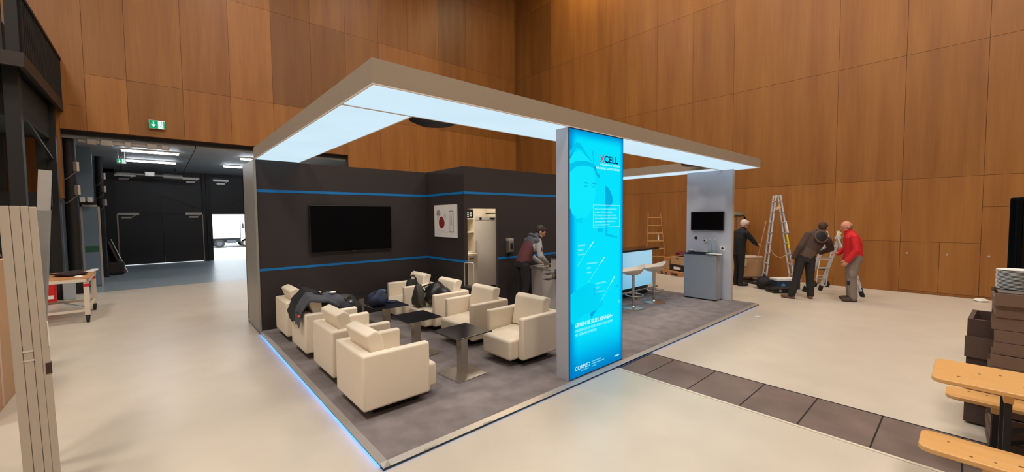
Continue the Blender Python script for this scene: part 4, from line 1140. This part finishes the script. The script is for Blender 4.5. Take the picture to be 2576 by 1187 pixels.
F.build(t, {'top': mat('sweater_brown', (74, 56, 48), .9, vary=.06), 'band': mat('sweater_brown_rib', (92, 72, 62), .9), 'legs': mat('work_trousers_black', (38, 34, 34), .85), 'skin': SKIN, 'shoe': mat('shoe_tan', (112, 82, 66), .7)})
F.face_bits(t, mat('hair_brown', (66, 44, 34), .75))
b = MB(); b.ell((.03, -.31, 1.385), (.06, .13, .12), Matrix.Rotation(.45, 3, 'X'), 20, 12); b.ell((.10, -.36, 1.46), (.10, .13, .05), Matrix.Rotation(.45, 3, 'X'), 20, 10)
b.build('hood', mat('sweater_brown', (74, 56, 48), .9), t, smooth=1)
_c = Vector((-.045, -.29, 1.365)); _n = Vector((-.93, -.1, .33)).normalized(); _l = Vector((0, .9, .43)); _l = (_l - _n * _l.dot(_n)).normalized(); _v = _n.cross(_l)
MB().tube([_c + _l * .115 * math.cos(q) + _v * .125 * math.sin(q) for q in [2 * PI * i / 24 for i in range(24)]], .02, 10, closed=True).build('hood_rim', mat('sweater_brown_rib', (92, 72, 62), .9), t, smooth=1)
b = MB(); b.ell(_c + _n * .006, (.028, .112, .12), Matrix((_n, _l, _v)).transposed(), 20, 12)
b.build('hood_lining', mat('lining_black', (16, 14, 15), .7), t, smooth=1)

# person in red jacket, seen from behind and the side
t = thing('person', 'bald person in red jacket and grey work trousers watching beside the ladder', 'person', (9.86, -1.18, 0), 1.96)
F = Figure()
F.torso([((-.02, 0, .80), .155, .13), ((-.01, 0, .88), .195, .165), ((-.01, 0, 1.08), .185, .155), ((.0, 0, 1.25), .198, .15), ((.03, 0, 1.37), .19, .125), ((.055, 0, 1.44), .12, .095), ((.07, 0, 1.47), .072, .07)], (0, 1, 0), ['legs', 'top', 'top', 'top', 'top', 'top'])
F.head((.105, 0, 1.585), (.94, .08, -.32), (.065, 0, 1.46))
F.arm((.02, .20, 1.37), (.0, .27, 1.10), (.13, .24, .88), (.08, .066, .052)); F.arm((.02, -.20, 1.37), (.02, -.27, 1.12), (.2, -.17, 1.0), (.08, .066, .052))
F.hand((.13, .24, .88), (.5, -.1, -.85), (0, -1, 0), (1, 0, .3), .5); F.hand((.2, -.17, 1.0), (.9, .4, 0), (0, .4, -1), (0, .8, .5), .5)
F.leg((-.01, .09, .86), (.02, .1, .48), (-.01, .10, .09), (1, .1), (.108, .084, .078)); F.leg((-.01, -.09, .86), (.0, -.1, .48), (-.03, -.12, .09), (1, -.2), (.108, .084, .078))
F.ell((.03, .16, .58), (.06, .05, .1), None, 'legs')
F.build(t, {'top': mat('jacket_red', (204, 24, 30), .75, vary=.08, scale=6), 'legs': mat('work_trousers_grey', (132, 116, 106), .85, vary=.08), 'skin': SKIN2, 'shoe': mat('shoe_brown', (70, 52, 44), .6)})
F.face_bits(t, mat('hair_sandy', (150, 108, 80), .8), bald=True)
b = MB(); b.tube([(.068 * math.cos(q) + .055, .066 * math.sin(q), 1.465 - .02 * math.cos(q)) for q in [2 * PI * i / 20 for i in range(20)]], .02, 8, closed=True)
b.build('collar', mat('jacket_red', (204, 24, 30), .75), t, smooth=1)
b = MB(); b.ell((.055, .10, .42), (.045, .07, .13), None, 14, 8)
b.build('knee_pad', mat('pad_black', (40, 38, 40), .8), t, smooth=1)

# person in black behind the end pillar
t = thing('person', 'white-haired person in black holding a long stick beside the grey end pillar', 'person', (10.27, 1.17, 0), -.6)
F = Figure()
F.torso([((-.01, 0, .80), .15, .12), ((0, 0, .90), .165, .135), ((.0, 0, 1.08), .165, .135), ((.02, 0, 1.25), .185, .135), ((.05, 0, 1.38), .18, .115), ((.075, 0, 1.45), .115, .09), ((.09, 0, 1.48), .07, .065)], (0, 1, 0), ['legs', 'top', 'top', 'top', 'top', 'top'])
F.head((.14, 0, 1.60), (.92, -.1, -.32), (.085, 0, 1.47))
F.arm((.05, -.2, 1.38), (.22, -.24, 1.17), (.45, -.06, 1.07), (.072, .058, .045)); F.arm((.05, .2, 1.38), (.02, .26, 1.1), (.1, .24, .86), (.072, .058, .045))
F.hand((.45, -.06, 1.07), (.95, .2, .05), (0, .6, -.6), (0, .3, 1), .95); F.hand((.1, .24, .86), (.3, 0, -1), (0, -1, 0), (1, 0, 0), .4)
F.leg((-.0, .085, .86), (.02, .1, .48), (-.02, .10, .09), (1, .1)); F.leg((0, -.085, .86), (.0, -.1, .48), (-.03, -.11, .09), (1, -.15))
F.build(t, {'top': mat('sweater_black', (24, 24, 28), .85), 'legs': mat('trousers_night', (26, 26, 32), .85), 'skin': SKIN2, 'shoe': mat('shoe_dark', (36, 34, 34), .6)})
F.face_bits(t, mat('hair_white', (206, 190, 178), .8), glasses=True)
t = tag(MB().cyl((10.90, .745, 1.68), (10.62, .92, .30), .011, n=10).build('wooden_stick', mat('stick_tan', (188, 136, 110), .6), smooth=1), 'thin long stick held upright by the person in black', 'stick')

# ------------------------------------------------------------------ ladders and clutter at the wood wall
t = thing('double_ladder', 'tall pale aluminium double ladder with yellow label standing at the wood wall', 'ladder', (11.22, .60, 0))
hx, hy = .90, .42; sx, sy = .42, -.90
def LP(s_, h_, z): return (s_ * sx + h_ * hx, s_ * sy + h_ * hy, z)
HL = 2.36
def lad(s0, s1):
    st = []
    for h0, h1 in ((-.28, -.17), (.28, .17)):
        MB().bar(LP(s0, h0, .03), LP(s1, h1, HL), .03, .075, up=(hx, hy, 0)).build('stile', ALUL, t)
        MB().bar(LP(s0, h0, 0), LP(s0, h0, .05), .036, .08, up=(hx, hy, 0)).build('foot', RUBBER, t)
    for k in range(1, 9):
        q = k / 8.6; h0 = .28 + (.17 - .28) * q; z = HL * q; s_ = s0 + (s1 - s0) * q
        MB().cyl(LP(s_, -h0, z), LP(s_, h0, z), .016, n=10).build('rung', ALUL, t)
        for e in (-1, 1):
            MB().bar(LP(s_, e * (h0 + .016), z - .012), LP(s_, e * (h0 + .016), z + .012), .012, .08, up=(hx, hy, 0)).build('rung_clip', BLACK, t)
lad(.40, .05); lad(-.26, -.05)
MB().bar(LP(-.07, -.19, HL - .02), LP(.07, -.19, HL - .02), .03, .06).bar(LP(-.07, .19, HL - .02), LP(.07, .19, HL - .02), .03, .06).build('hinge', ALU, t)
MB().bar(LP(.255, -.245, .98), LP(.205, -.23, 1.32), .032, .078, up=(hx, hy, 0)).build('warning_label', mat('label_yellow', (232, 216, 40), .5), t)
MB().bar(LP(.225, -.236, 1.38), LP(.17, -.22, 1.68), .032, .072, up=(hx, hy, 0)).build('instruction_label', WHITE, t)
MB().bar(LP(.34, -.27, .52), LP(.285, -.255, .86), .032, .04, up=(hx, hy, 0)).build('dark_print', mat('print_dark', (60, 66, 78), .5), t)
MB().tube([LP(-.18, -.2, 1.0), LP(-.06, -.24, .78), LP(.08, -.24, .72), LP(.25, -.22, .84)], .006, 6).build('safety_strap', mat('strap_beige', (196, 178, 150), .7), t)
MB().bar(LP(-.06, -.19, HL - .36), LP(.06, -.19, HL - .30), .01, .07).build('cloth_strip', mat('cloth_sand', (222, 186, 130), .8), t)

t = thing('folding_ladder', 'low half-unfolded aluminium ladder with black feet between the two standing persons', 'ladder', (0, 0, 0))
TOPA, TOPB = Vector((10.55, -.70, 1.36)), Vector((10.78, -.92, 1.36))
def rail(a, b, nm='rail'): MB().bar(a, b, .03, .075, up=(.66, .75, 0)).build(nm, ALUL, t)
A0, A1 = Vector((10.42, -.24, .05)), Vector((10.86, -.46, .05)); B0, B1 = Vector((10.55, -1.27, .05)), Vector((11.14, -1.17, .05))
tA0, tA1 = Vector((10.40, -.66, 1.34)), Vector((10.72, -.82, 1.34)); tB0, tB1 = Vector((10.46, -.80, 1.34)), Vector((10.80, -.90, 1.34))
for p, q in ((A0, tA0), (A1, tA1), (B0, tB0), (B1, tB1)):
    rail(q, p); d = (q - p).normalized(); MB().bar(p - d * .05, p + d * .08, .04, .09, up=(.66, .75, 0)).build('foot', RUBBER, t)
for k in range(1, 5):
    q = k / 5
    MB().cyl(A0.lerp(tA0, q), A1.lerp(tA1, q), .015, n=8).build('rung', ALU, t); MB().cyl(B0.lerp(tB0, q), B1.lerp(tB1, q), .015, n=8).build('rung', ALU, t)
for p, q in ((tA0, tB0), (tA1, tB1)):
    MB().bar(p + Vector((-.03, .03, .12)), p - Vector((0, 0, .06)), .028, .06).build('hinge_plate', CREAM, t); MB().bar(q + Vector((.06, -.06, .1)), q - Vector((0, 0, .06)), .028, .06).build('hinge_plate', CREAM, t)

t = thing('hand_truck', 'small white tube hand truck with black wheels near the wood wall', 'hand truck', (11.5, -.34, 0), .85)
for y in (-.16, .16):
    MB().cyl((0, y - .02, .07), (0, y + .02, .07), .07, n=18).build('wheel', RUBBER, t, smooth=.6)
    MB().cyl((0, y - .025, .07), (0, y + .025, .07), .03, n=12).build('hub', WHITE, t)
MB().cyl((0, -.16, .07), (0, .16, .07), .01, n=8).build('axle', STEEL, t)
MB().tube([(-.02, -.13, .1), (-.06, -.13, .45), (-.16, -.12, .95), (-.16, .12, .95), (-.06, .13, .45), (-.02, .13, .1)], .012, 8).build('frame', WHITE, t, smooth=1)
for z in (.3, .5, .7): MB().cyl((-.04 - .1 * z, -.13, z), (-.04 - .1 * z, .13, z), .008, n=8).build('cross_tube', WHITE, t)
MB().tube([(-.02, -.13, .03), (.2, -.12, .02), (.2, .12, .02), (-.02, .13, .03)], .009, 6).build('toe_frame', WHITE, t)
MB().box(-.10, -.02, -.1, .1, .44, .47).build('clamp', BLACK, t)

t = thing('step_ladder', 'wooden step ladder with worn rungs standing behind the bar counter', 'ladder', (11.2, 4.12, 0), .85)
WL = mat('ladder_wood', (170, 112, 60), .7, vary=.1)
for y0, y1 in ((-.34, -.20), (.34, .20)):
    MB().bar((-.25, y0, 0), (-.02, y1, 1.95), .03, .06).build('stile', WL, t); MB().bar((.5, y0 * .9, 0), (.06, y1 * .8, 1.72), .025, .045).build('rear_leg', WL, t)
for k in range(1, 8):
    q = k / 7.6; y = .34 - .14 * q
    MB().obox((-.25 + .23 * q, 0, 1.95 * q), (.1, 2 * y, .028)).build('tread', mat('tread_pale', (196, 148, 92), .7), t)
MB().bar((-.1, -.12, 1.05), (-.08, -.12, 1.28), .03, .04).build('white_tag', WHITE, t)

# pallet with boxes behind the counter end
t = thing('pallet', 'wooden pallet on the floor behind the counter, loaded with crates', 'pallet', (11.05, 3.17, 0), -.35)
for y in (-.5, -.28, -.06, .16, .38): MB().box(-.4, .4, y, y + .14, .122, .144).build('deck_board', WOODR, t)
for x in (-.4, -.05, .3):
    MB().box(x, x + .1, -.5, .52, .1, .122).build('stringer', WOODR, t)
    for y in (-.5, -.06, .38): MB().box(x, x + .1, y, y + .14, 0, .1).build('block', WOODR, t)
t = thing('crate', 'low black plastic crate with white label on the pallet', 'crate', (10.93, 3.01, .144), -.35)
MB().box(-.2, .2, -.3, .3, 0, .015).box(-.2, -.18, -.3, .3, 0, .2).box(.18, .2, -.3, .3, 0, .2).box(-.2, .2, -.3, -.28, 0, .2).box(-.2, .2, .28, .3, 0, .2).build('crate_body', BLACK, t)
MB().box(-.204, -.2, -.14, .14, .05, .13).build('white_label', WHITE, t)
t = thing('cardboard_box', 'brown cardboard box stacked on the black crate on the pallet', 'box', (10.93, 3.01, .344), -.35)
MB().box(-.19, .19, -.28, .28, 0, .25).build('carton', CARD, t, bevel=.004)
MB().box(-.193, -.19, -.06, .06, .17, .2).build('grip_hole', BLACK, t)
t = tag(blob((0, 0, .05), (.17, .24, .065), 51, .25, flat=-.04).build('red_cloth', mat('cloth_maroon', (110, 44, 50), .9, vary=.3), smooth=1.2), 'crumpled maroon cloth on top of the cardboard box on the pallet', 'cloth')
t.location = (10.93, 2.99, .635)
t = thing('cardboard_tray', 'flat orange cardboard box on the far half of the pallet', 'box', (11.11, 3.49, .144), -.35)
MB().box(-.16, .16, -.12, .12, 0, .38).build('carton', CARD, t, bevel=.004)
MB().box(-.163, .163, -.123, .123, .3, .385).build('lid', mat('cardboard_orange', (190, 128, 78), .85), t, bevel=.004)

# carton on its dolly, stacked cartons with camouflage jacket
t = thing('transport_dolly', 'flat dark dolly with castors under the large brown carton', 'dolly', (11.33, 1.40, 0), .85)
MB().box(-.29, .29, -.41, .43, .1, .13).build('deck', DARKW, t)
for x in (-.25, .25):
    for y in (-.36, .38):
        MB().cyl((x - .015, y, .05), (x + .015, y, .05), .05, n=14).build('wheel', RUBBER, t); MB().box(x - .03, x + .03, y - .03, y + .03, .06, .1).build('castor_fork', STEEL, t)
t = tag(MB().bar((10.95, 1.35, .02), (10.62, .72, .02), .05, .09).build('steel_bar', STEELBR), 'dark flat bar on the floor in front of the large brown carton', 'bar')
t = thing('cardboard_box', 'large worn brown carton with tape on the dolly near the double ladder', 'box', (11.33, 1.40, .13), .85)
MB().box(-.28, .28, -.39, .43, 0, .54).build('carton', CARD, t, bevel=.008)
MB().prism([(-.29, .54), (-.2, .575), (0, .55), (.2, .57), (.28, .54)], 'y', -.38, .42).build('flaps', CARDG, t)
MB().box(-.294, -.29, .1, .34, .3, .5).build('clear_tape', mat('tape_grey', (200, 184, 160), .3), t)
MB().obox((-.293, .28, .28), (.006, .1, .03)).build('yellow_tape', mat('tape_yellow', (220, 180, 60), .5), t)
for i, (dz, lab) in enumerate(((0, 'lowest of the stacked brown cartons behind the person in black'), (.62, 'middle one of the stacked brown cartons behind the person in black'), (1.24, 'topmost stacked brown carton, under the camouflage jacket'))):
    t = thing('cardboard_box', lab, 'box', (11.47, 1.82, dz), .85 + .04 * i, 'stacked cartons')
    MB().box(-.25, .25, -.22, .22, 0, .615).build('carton', mat('cardboard_brown', (150, 104, 68), .85), t, bevel=.005)
    MB().box(-.252, .252, -.025, .025, .03, .617).build('tape', mat('tape_brown', (120, 82, 54), .5), t)
CAMO = mat('camouflage', (96, 96, 72), .9, vary=.55, scale=14)
t = thing('camouflage_jacket', 'camouflage jacket draped over the topmost stacked carton', 'jacket', (11.47, 1.82, 1.87), .89)
drape([[(x, y, z + (.03 if abs(x) < .2 else -.05)) for x in (-.29, -.12, .08, .28)] for y, z in ((.27, .0), (.12, .05), (-.05, .06), (-.2, .05), (-.29, -.02), (-.33, -.22), (-.30, -.36))], 9, .05, .025).build('body', CAMO, t, smooth=1.2, sub=1)
t = thing('black_backpack', 'round black bag on the floor at the foot of the double ladder', 'bag', (10.18, .56, 0))
blob((0, 0, .15), (.19, .18, .165), 71, .1, flat=-.148).build('body', JB, t, smooth=1.2)
MB().tube([(-.06, 0, .29), (-.04, 0, .35), (.04, 0, .35), (.06, 0, .29)], .012, 6).build('handle', JB, t, smooth=1)
t = thing('tool_bag', 'blue bag with white lid behind the black case at the ladder foot', 'bag', (10.56, .20, 0), .85)
TB = mat('toolbag_blue', (40, 54, 78), .7, vary=.2)
MB().box(-.14, .14, -.29, .29, 0, .21).build('body', TB, t, bevel=.02)
MB().box(-.15, .15, -.30, .30, .21, .27).build('lid', WHITE, t, bevel=.012)
MB().cyl((-.142, .14, .1), (-.147, .14, .1), .05, n=16).build('round_emblem', mat('emblem_blue', (60, 150, 200), .5), t)
t = thing('tool_case', 'flat black tool case on the floor beside the foot of the person in brown', 'case', (9.95, .13, 0), .85)
MB().box(-.16, .16, -.27, .27, .0, .06).build('lower_shell', BLACK, t, bevel=.01); MB().box(-.16, .16, -.27, .27, .065, .115).build('lid', BLACK, t, bevel=.01)
for y in (-.12, .12): MB().box(-.17, -.158, y - .03, y + .03, .03, .09).build('latch', STEEL, t)
t = tag(MB().prism([(-.05, -.03), (.04, -.05), (.05, .03), (-.03, .05)], 'z', .002, .02).build('paper_scrap', WHITE), 'small white paper scrap on the floor right of the platform corner', 'paper scrap'); t.location = (6.9, -.32, 0)
t = tag(blob((0, 0, .03), (.14, .1, .035), 81, .2).build('white_rag', WHITE, smooth=1), 'small white rag at the foot of the wood wall on the far right', 'rag'); t.location = (11.7, -3.02, 0)

# ------------------------------------------------------------------ right foreground: beer tables, crates, plates, screen
def bench(name, lab, cat, x0, x1, y0, ln, z, th, legs):
    t = thing(name, lab, cat, (0, 0, 0))
    w = x1 - x0; c = .05
    MB().prism([(x0 + c, y0), (x1 - c, y0), (x1 - c * .3, y0 - c * .3), (x1, y0 - c), (x1, y0 - ln), (x0, y0 - ln), (x0, y0 - c), (x0 + c * .3, y0 - c * .3)], 'z', z - th, z).build('board', WOODY, t, bevel=.006)
    rr = random.Random(int(x0 * 100))
    for i in range(8):
        x = x0 + .05 + rr.random() * (w - .1); y = y0 - .12 - i * .09
        MB().cyl((x, y, z - .001), (x, y, z + .0006), rr.uniform(.005, .010), n=10).build('knot', KNOT, t)
    for yb in legs:
        MB().box(x0 + .04, x1 - .04, yb - .05, yb - .01, z - th - .05, z - th).build('crossbar', WOODY, t)
        MB().box(x0 + .05, x0 + .09, yb - .045, yb - .015, 0, z - th - .01).build('leg', STEELB, t)
        MB().box(x1 - .09, x1 - .05, yb - .045, yb - .015, 0, z - th - .01).build('leg', STEELB, t)
        MB().bar((x0 + .05, yb - .03, .06), (x1 - .05, yb - .03, .06), .03, .03).build('leg_bar', STEELB, t)
        MB().bar(((x0 + x1) / 2, yb - .05, z - th - .3), ((x0 + x1) / 2, yb - .55, z - th - .02), .025, .025).build('strut', STEELB, t)
    return t
bench('beer_bench', 'varnished pine bench nearest the viewer in the right corner', 'bench', 2.19, 2.48, -2.615, 2.0, .47, .03, [-2.86, -4.3])
bench('beer_table', 'varnished pine beer table between the two benches', 'table', 2.60, 3.14, -2.645, 2.0, .78, .028, [-2.94, -4.3])
bench('beer_bench', 'varnished pine bench behind the beer table, before the dark crates', 'bench', 3.30, 3.56, -2.70, 2.0, .47, .028, [-2.92, -4.3])

t = thing('wooden_crate', 'large open dark brown wooden crate behind the bench', 'crate', (4.12, -2.80, 0), -.06)
b = MB().box(0, .03, -.75, 0, .02, .93).box(.5, .53, -.75, 0, .02, .93).box(.03, .5, -.03, 0, .02, .93).box(.03, .5, -.75, -.72, .02, .93).box(.03, .5, -.72, -.03, 0, .04)
b.build('crate_walls', DARKW, t)
MB().box(-.02, 0, -.75, .01, .60, .78).box(-.02, 0, -.75, .01, .2, .36).build('rim_board', mat('crate_board_light', (96, 74, 62), .7), t)
TRAY = mat('tray_wood', (112, 88, 74), .7, vary=.15, scale=8)
def make_tray(lab):
    t = thing('wooden_tray', lab, 'tray', (0, 0, 0), 0, 'stacked brown trays')
    b = MB().box(-.194, .194, -.284, .284, .001, .012)
    MB().box(-.21, -.195, -.3, .3, .0, .092).build('end_board', TRAY, t); MB().box(.195, .21, -.3, .3, .0, .092).build('end_board', TRAY, t)
    MB().box(-.195, .195, .285, .3, .0, .06).build('side_board', TRAY, t); MB().box(-.195, .195, -.3, -.285, .0, .06).build('side_board', TRAY, t)
    b.build('bottom_board', TRAY, t)
    return t
names = ['bottom', 'second', 'third', 'fourth', 'fifth', 'sixth', 'seventh', 'eighth', 'ninth', 'tenth', 'eleventh', 'twelfth', 'top']
rr = random.Random(5); tr0 = None
for i in range(13):
    lab = 'dark brown wooden tray, %s' % ('the topmost of the stack, under the white plates' if i == 12 else 'the lowest of the stack on the floor' if i == 0 else names[i] + ' from the floor in the stack of trays')
    loc = (3.84 + rr.uniform(-.02, .02), -3.235 + rr.uniform(-.012, .012), .0955 * i); rz = rr.uniform(-.05, .05)
    if tr0 is None:
        tr0 = make_tray(lab); tr0.location = loc; tr0.rotation_euler = (0, 0, rz)
    else: dup(tr0, loc, rz, lab)
TZ = .0955 * 12 + .0925
t = tag(MB().box(-.2, .2, -.29, .29, 0, .008).build('cover_board', mat('cover_grey', (92, 82, 74), .6)), 'flat grey brown board covering the topmost tray under the plates', 'board'); t.location = (3.83, -3.235, TZ)
PL = mat('plate_white', (238, 238, 236), .3, vary=.01)
def plate(loc, lab, grp, src=[]):
    if not src:
        o = MB().lathe([(.05, 0), (.08, .001), (.104, .008), (.104, .0102), (.08, .006), (.05, .005), (.01, .005)], n=32).build('plate', PL, smooth=.8); src.append(o)
    else:
        o = src[0].copy(); COL.objects.link(o)
    o.location = loc; return tag(o, lab, 'plate', grp)
for i in range(16):
    plate((3.90, -3.04, TZ + .008 + i * .0098), 'white plate in the tall plate stack on the brown trays', 'plates in the tall stack')
for i in range(6):
    plate((3.92, -3.255, TZ + .008 + i * .0098), 'white plate in the low stack at the right picture edge', 'plates in the low stack')
t = thing('display_panel', 'tall black display panel with rounded corners at the right picture edge', 'display', (5.75, -3.10, 0), -.72)
b = MB().box(0, 1.0, -.05, .05, .12, 2.02)
b.build('housing', SCREEN, t, bevel=.03, seg=3)
MB().box(.04, .96, -.054, -.05, .2, 1.97).build('screen', SCREEN, t)
MB().box(.1, .9, -.25, .25, 0, .04).box(.45, .55, -.04, .04, .04, .2).build('stand', STEELB, t)

# ------------------------------------------------------------------ left foreground: boards, cartons, work trolley
t = thing('work_trolley', 'wheeled work table with wooden top and red-banded white legs', 'work table', (-2.19, 8.52, 0), .02)
TW = mat('trolley_white', (214, 200, 182), .6, vary=.05)
MB().box(-.86, .02, -.72, .74, .785, .82).build('table_top', mat('trolley_top', (196, 142, 90), .55, vary=.12, scale=7), t)
MB().box(-.86, .02, -.73, -.70, .745, .80).box(-.86, .02, .72, .75, .745, .80).box(-.01, .02, -.73, .75, .745, .80).box(-.87, -.84, -.73, .75, .745, .8).build('apron', TW, t)
for x in (-.78, -.02):
    for y in (-.68, .68):
        l = MB().box(x - .035, x + .035, y - .035, y + .035, .14, .75).build('leg', TW, t)
        MB().box(x - .037, x + .037, y - .037, y + .037, .66, .71).build('red_band', RED, l)
        w = MB().cyl((x - .02, y, .065), (x + .02, y, .065), .065, n=18).build('castor_wheel', RUBBER, t, smooth=.6)
        MB().box(x - .03, x + .03, y - .03, y + .03, .1, .14).box(x - .026, x - .02, y - .02, y + .02, .05, .1).box(x + .02, x + .026, y - .02, y + .02, .05, .1).build('castor_fork', STEELB, w)
MB().box(-.78, -.02, -.70, -.66, .2, .24).box(-.78, -.02, .66, .70, .2, .24).box(-.04, 0, -.68, .68, .2, .24).box(-.8, -.76, -.68, .68, .2, .24).build('lower_frame', TW, t)
MB().bar((-.02, -.6, .24), (-.5, .6, .24), .02, .03).build('brace', STEEL, t)
t = thing('red_tool', 'small red power tool lying on the work table', 'tool', (-2.78, 8.35, .82), .4)
MB().cyl((-.1, 0, .05), (.06, 0, .05), .045, n=16).build('body', RED, t, smooth=.6)
MB().cyl((.06, 0, .05), (.12, 0, .05), .02, n=12).build('nose', BLACK, t); MB().bar((-.04, 0, .04), (-.06, .12, .02), .03, .03).build('handle', BLACK, t)
t = tag(blob((0, 0, .035), (.2, .32, .045), 91, .2, flat=-.03).build('dark_jacket', mat('jacket_maroon_black', (44, 28, 28), .85), smooth=1.2), 'dark jacket lying flat on the middle of the work table', 'jacket'); t.location = (-2.46, 8.5, .82)
t = tag(MB().lathe([(.01, 0), (.06, 0), (.065, .012), (.04, .03), (.01, .034)], (0, 0, 0), 20).build('white_dish', WHITE, smooth=.7), 'small white dish on the near edge of the work table', 'dish'); t.location = (-2.30, 7.95, .822)
t = tag(MB().bar((0, 0, .02), (.05, .42, .02), .1, .035).build('foam_strip', WHITE, bevel=.008), 'white foam strip lying over the far right corner of the work table', 'strip'); t.location = (-2.24, 8.78, .822)
t = thing('fire_extinguisher', 'red fire extinguisher standing behind the work table', 'fire extinguisher', (-3.03, 10.75, 0))
MB().lathe([(.085, 0), (.09, .02), (.09, .46), (.07, .52), (.03, .56)], n=24).build('cylinder', RED, t, smooth=.8)
MB().box(-.03, .03, -.02, .08, .56, .62).build('valve', BLACK, t); MB().tube([(.03, 0, .58), (.12, 0, .5), (.12, -.03, .25)], .012, 8).build('hose', BLACK, t, smooth=1)
MB().box(-.05, .05, -.094, -.086, .12, .2).build('white_label', WHITE, t)
t = thing('canister', 'grey canister with blue cap behind the work table', 'canister', (-2.80, 11.2, 0))
MB().box(-.1, .1, -.08, .08, 0, .42).build('body', mat('canister_grey', (160, 168, 172), .5), t, bevel=.02); MB().cyl((0, 0, .42), (0, 0, .5), .07, n=18).build('cap', mat('cap_blue', (40, 90, 170), .5), t)

FLAT = mat('flat_carton', (182, 168, 152), .8, vary=.06, scale=5)
for i, (w, h, dx, lab) in enumerate(((.0425, 1.955, .0565, 'leftmost of the tall flat cartons standing on edge'), (.0415, 1.955, .10, 'second of the tall flat cartons from the left picture edge'),
                                     (.0335, 1.955, .1425, 'third of the tall flat cartons from the left picture edge'), (.034, 1.95, .176, 'rightmost of the tall flat cartons, with torn edge and sticker'))):
    t = thing('flat_carton', lab, 'box', (-1.915 + dx, 1.10 + dx * .15, 0), .15, 'tall flat cartons')
    t.rotation_euler = (-.05, -.018, .15)
    MB().box(0, w, 0, .42, .004, h).build('carton', FLAT, t, bevel=.004)
    if i == 3:
        MB().obox((w + .001, .02, 1.12), (.006, .05, .16)).build('white_sticker', WHITE, t)
        MB().box(w * .3, w + .003, -.004, .06, .86, .93).build('torn_corner', mat('torn_dark', (66, 46, 38), .9), t)
    if i == 1:
        for z in (1.02, .96): MB().box(-.002, w + .002, -.003, .0, z, z + .012).build('tape', mat('tape_clear', (206, 196, 186), .25), t)
WRAP = mat('wrap_foil', (150, 150, 148), .3, .2, vary=.12, scale=10, bump=.5, bscale=30)
t = thing('wrapped_panel', 'tall narrow panel in grey protective foil behind the flat cartons', 'panel', (-1.96, 1.75, 0), .1)
t.rotation_euler = (0, .065, .1)
MB().box(-.0, .066, 0, .05, 0, 2.24).build('panel', mat('foil_grey', (176, 172, 168), .45, vary=.05), t)
MB().box(-.004, .07, -.004, .054, .02, 1.95).build('foil', WRAP, t, bevel=.01)
t = thing('cardboard_box', 'big brown carton with orange sticker at the left picture edge', 'box', (-2.39, 2.95, 0))
MB().box(-.9, 0, 0, 1.15, 0, 1.46).build('carton', CARD, t, bevel=.006)
MB().box(0, .003, .12, .3, .06, .16).build('orange_sticker', mat('sticker_orange', (226, 110, 60), .5), t)
MB().box(-.9, .002, .54, .6, .02, 1.462).build('tape', mat('tape_tan', (190, 150, 110), .3), t)
t = tag(MB().box(-3.3, -2.62, 4.5, 4.56, .0, 2.05).build('dark_board', DARKW), 'dark brown board standing behind the big carton at the left edge', 'board')
t = thing('lamp_stub', 'small brown knob on a pin standing on the big carton', 'knob', (-2.44, 4.0, 1.46))
MB().cyl((0, 0, 0), (0, 0, .05), .008, n=8).build('pin', STEEL, t); MB().ell((0, 0, .02), (.035, .035, .015)).build('knob', STEELBR, t, smooth=1)
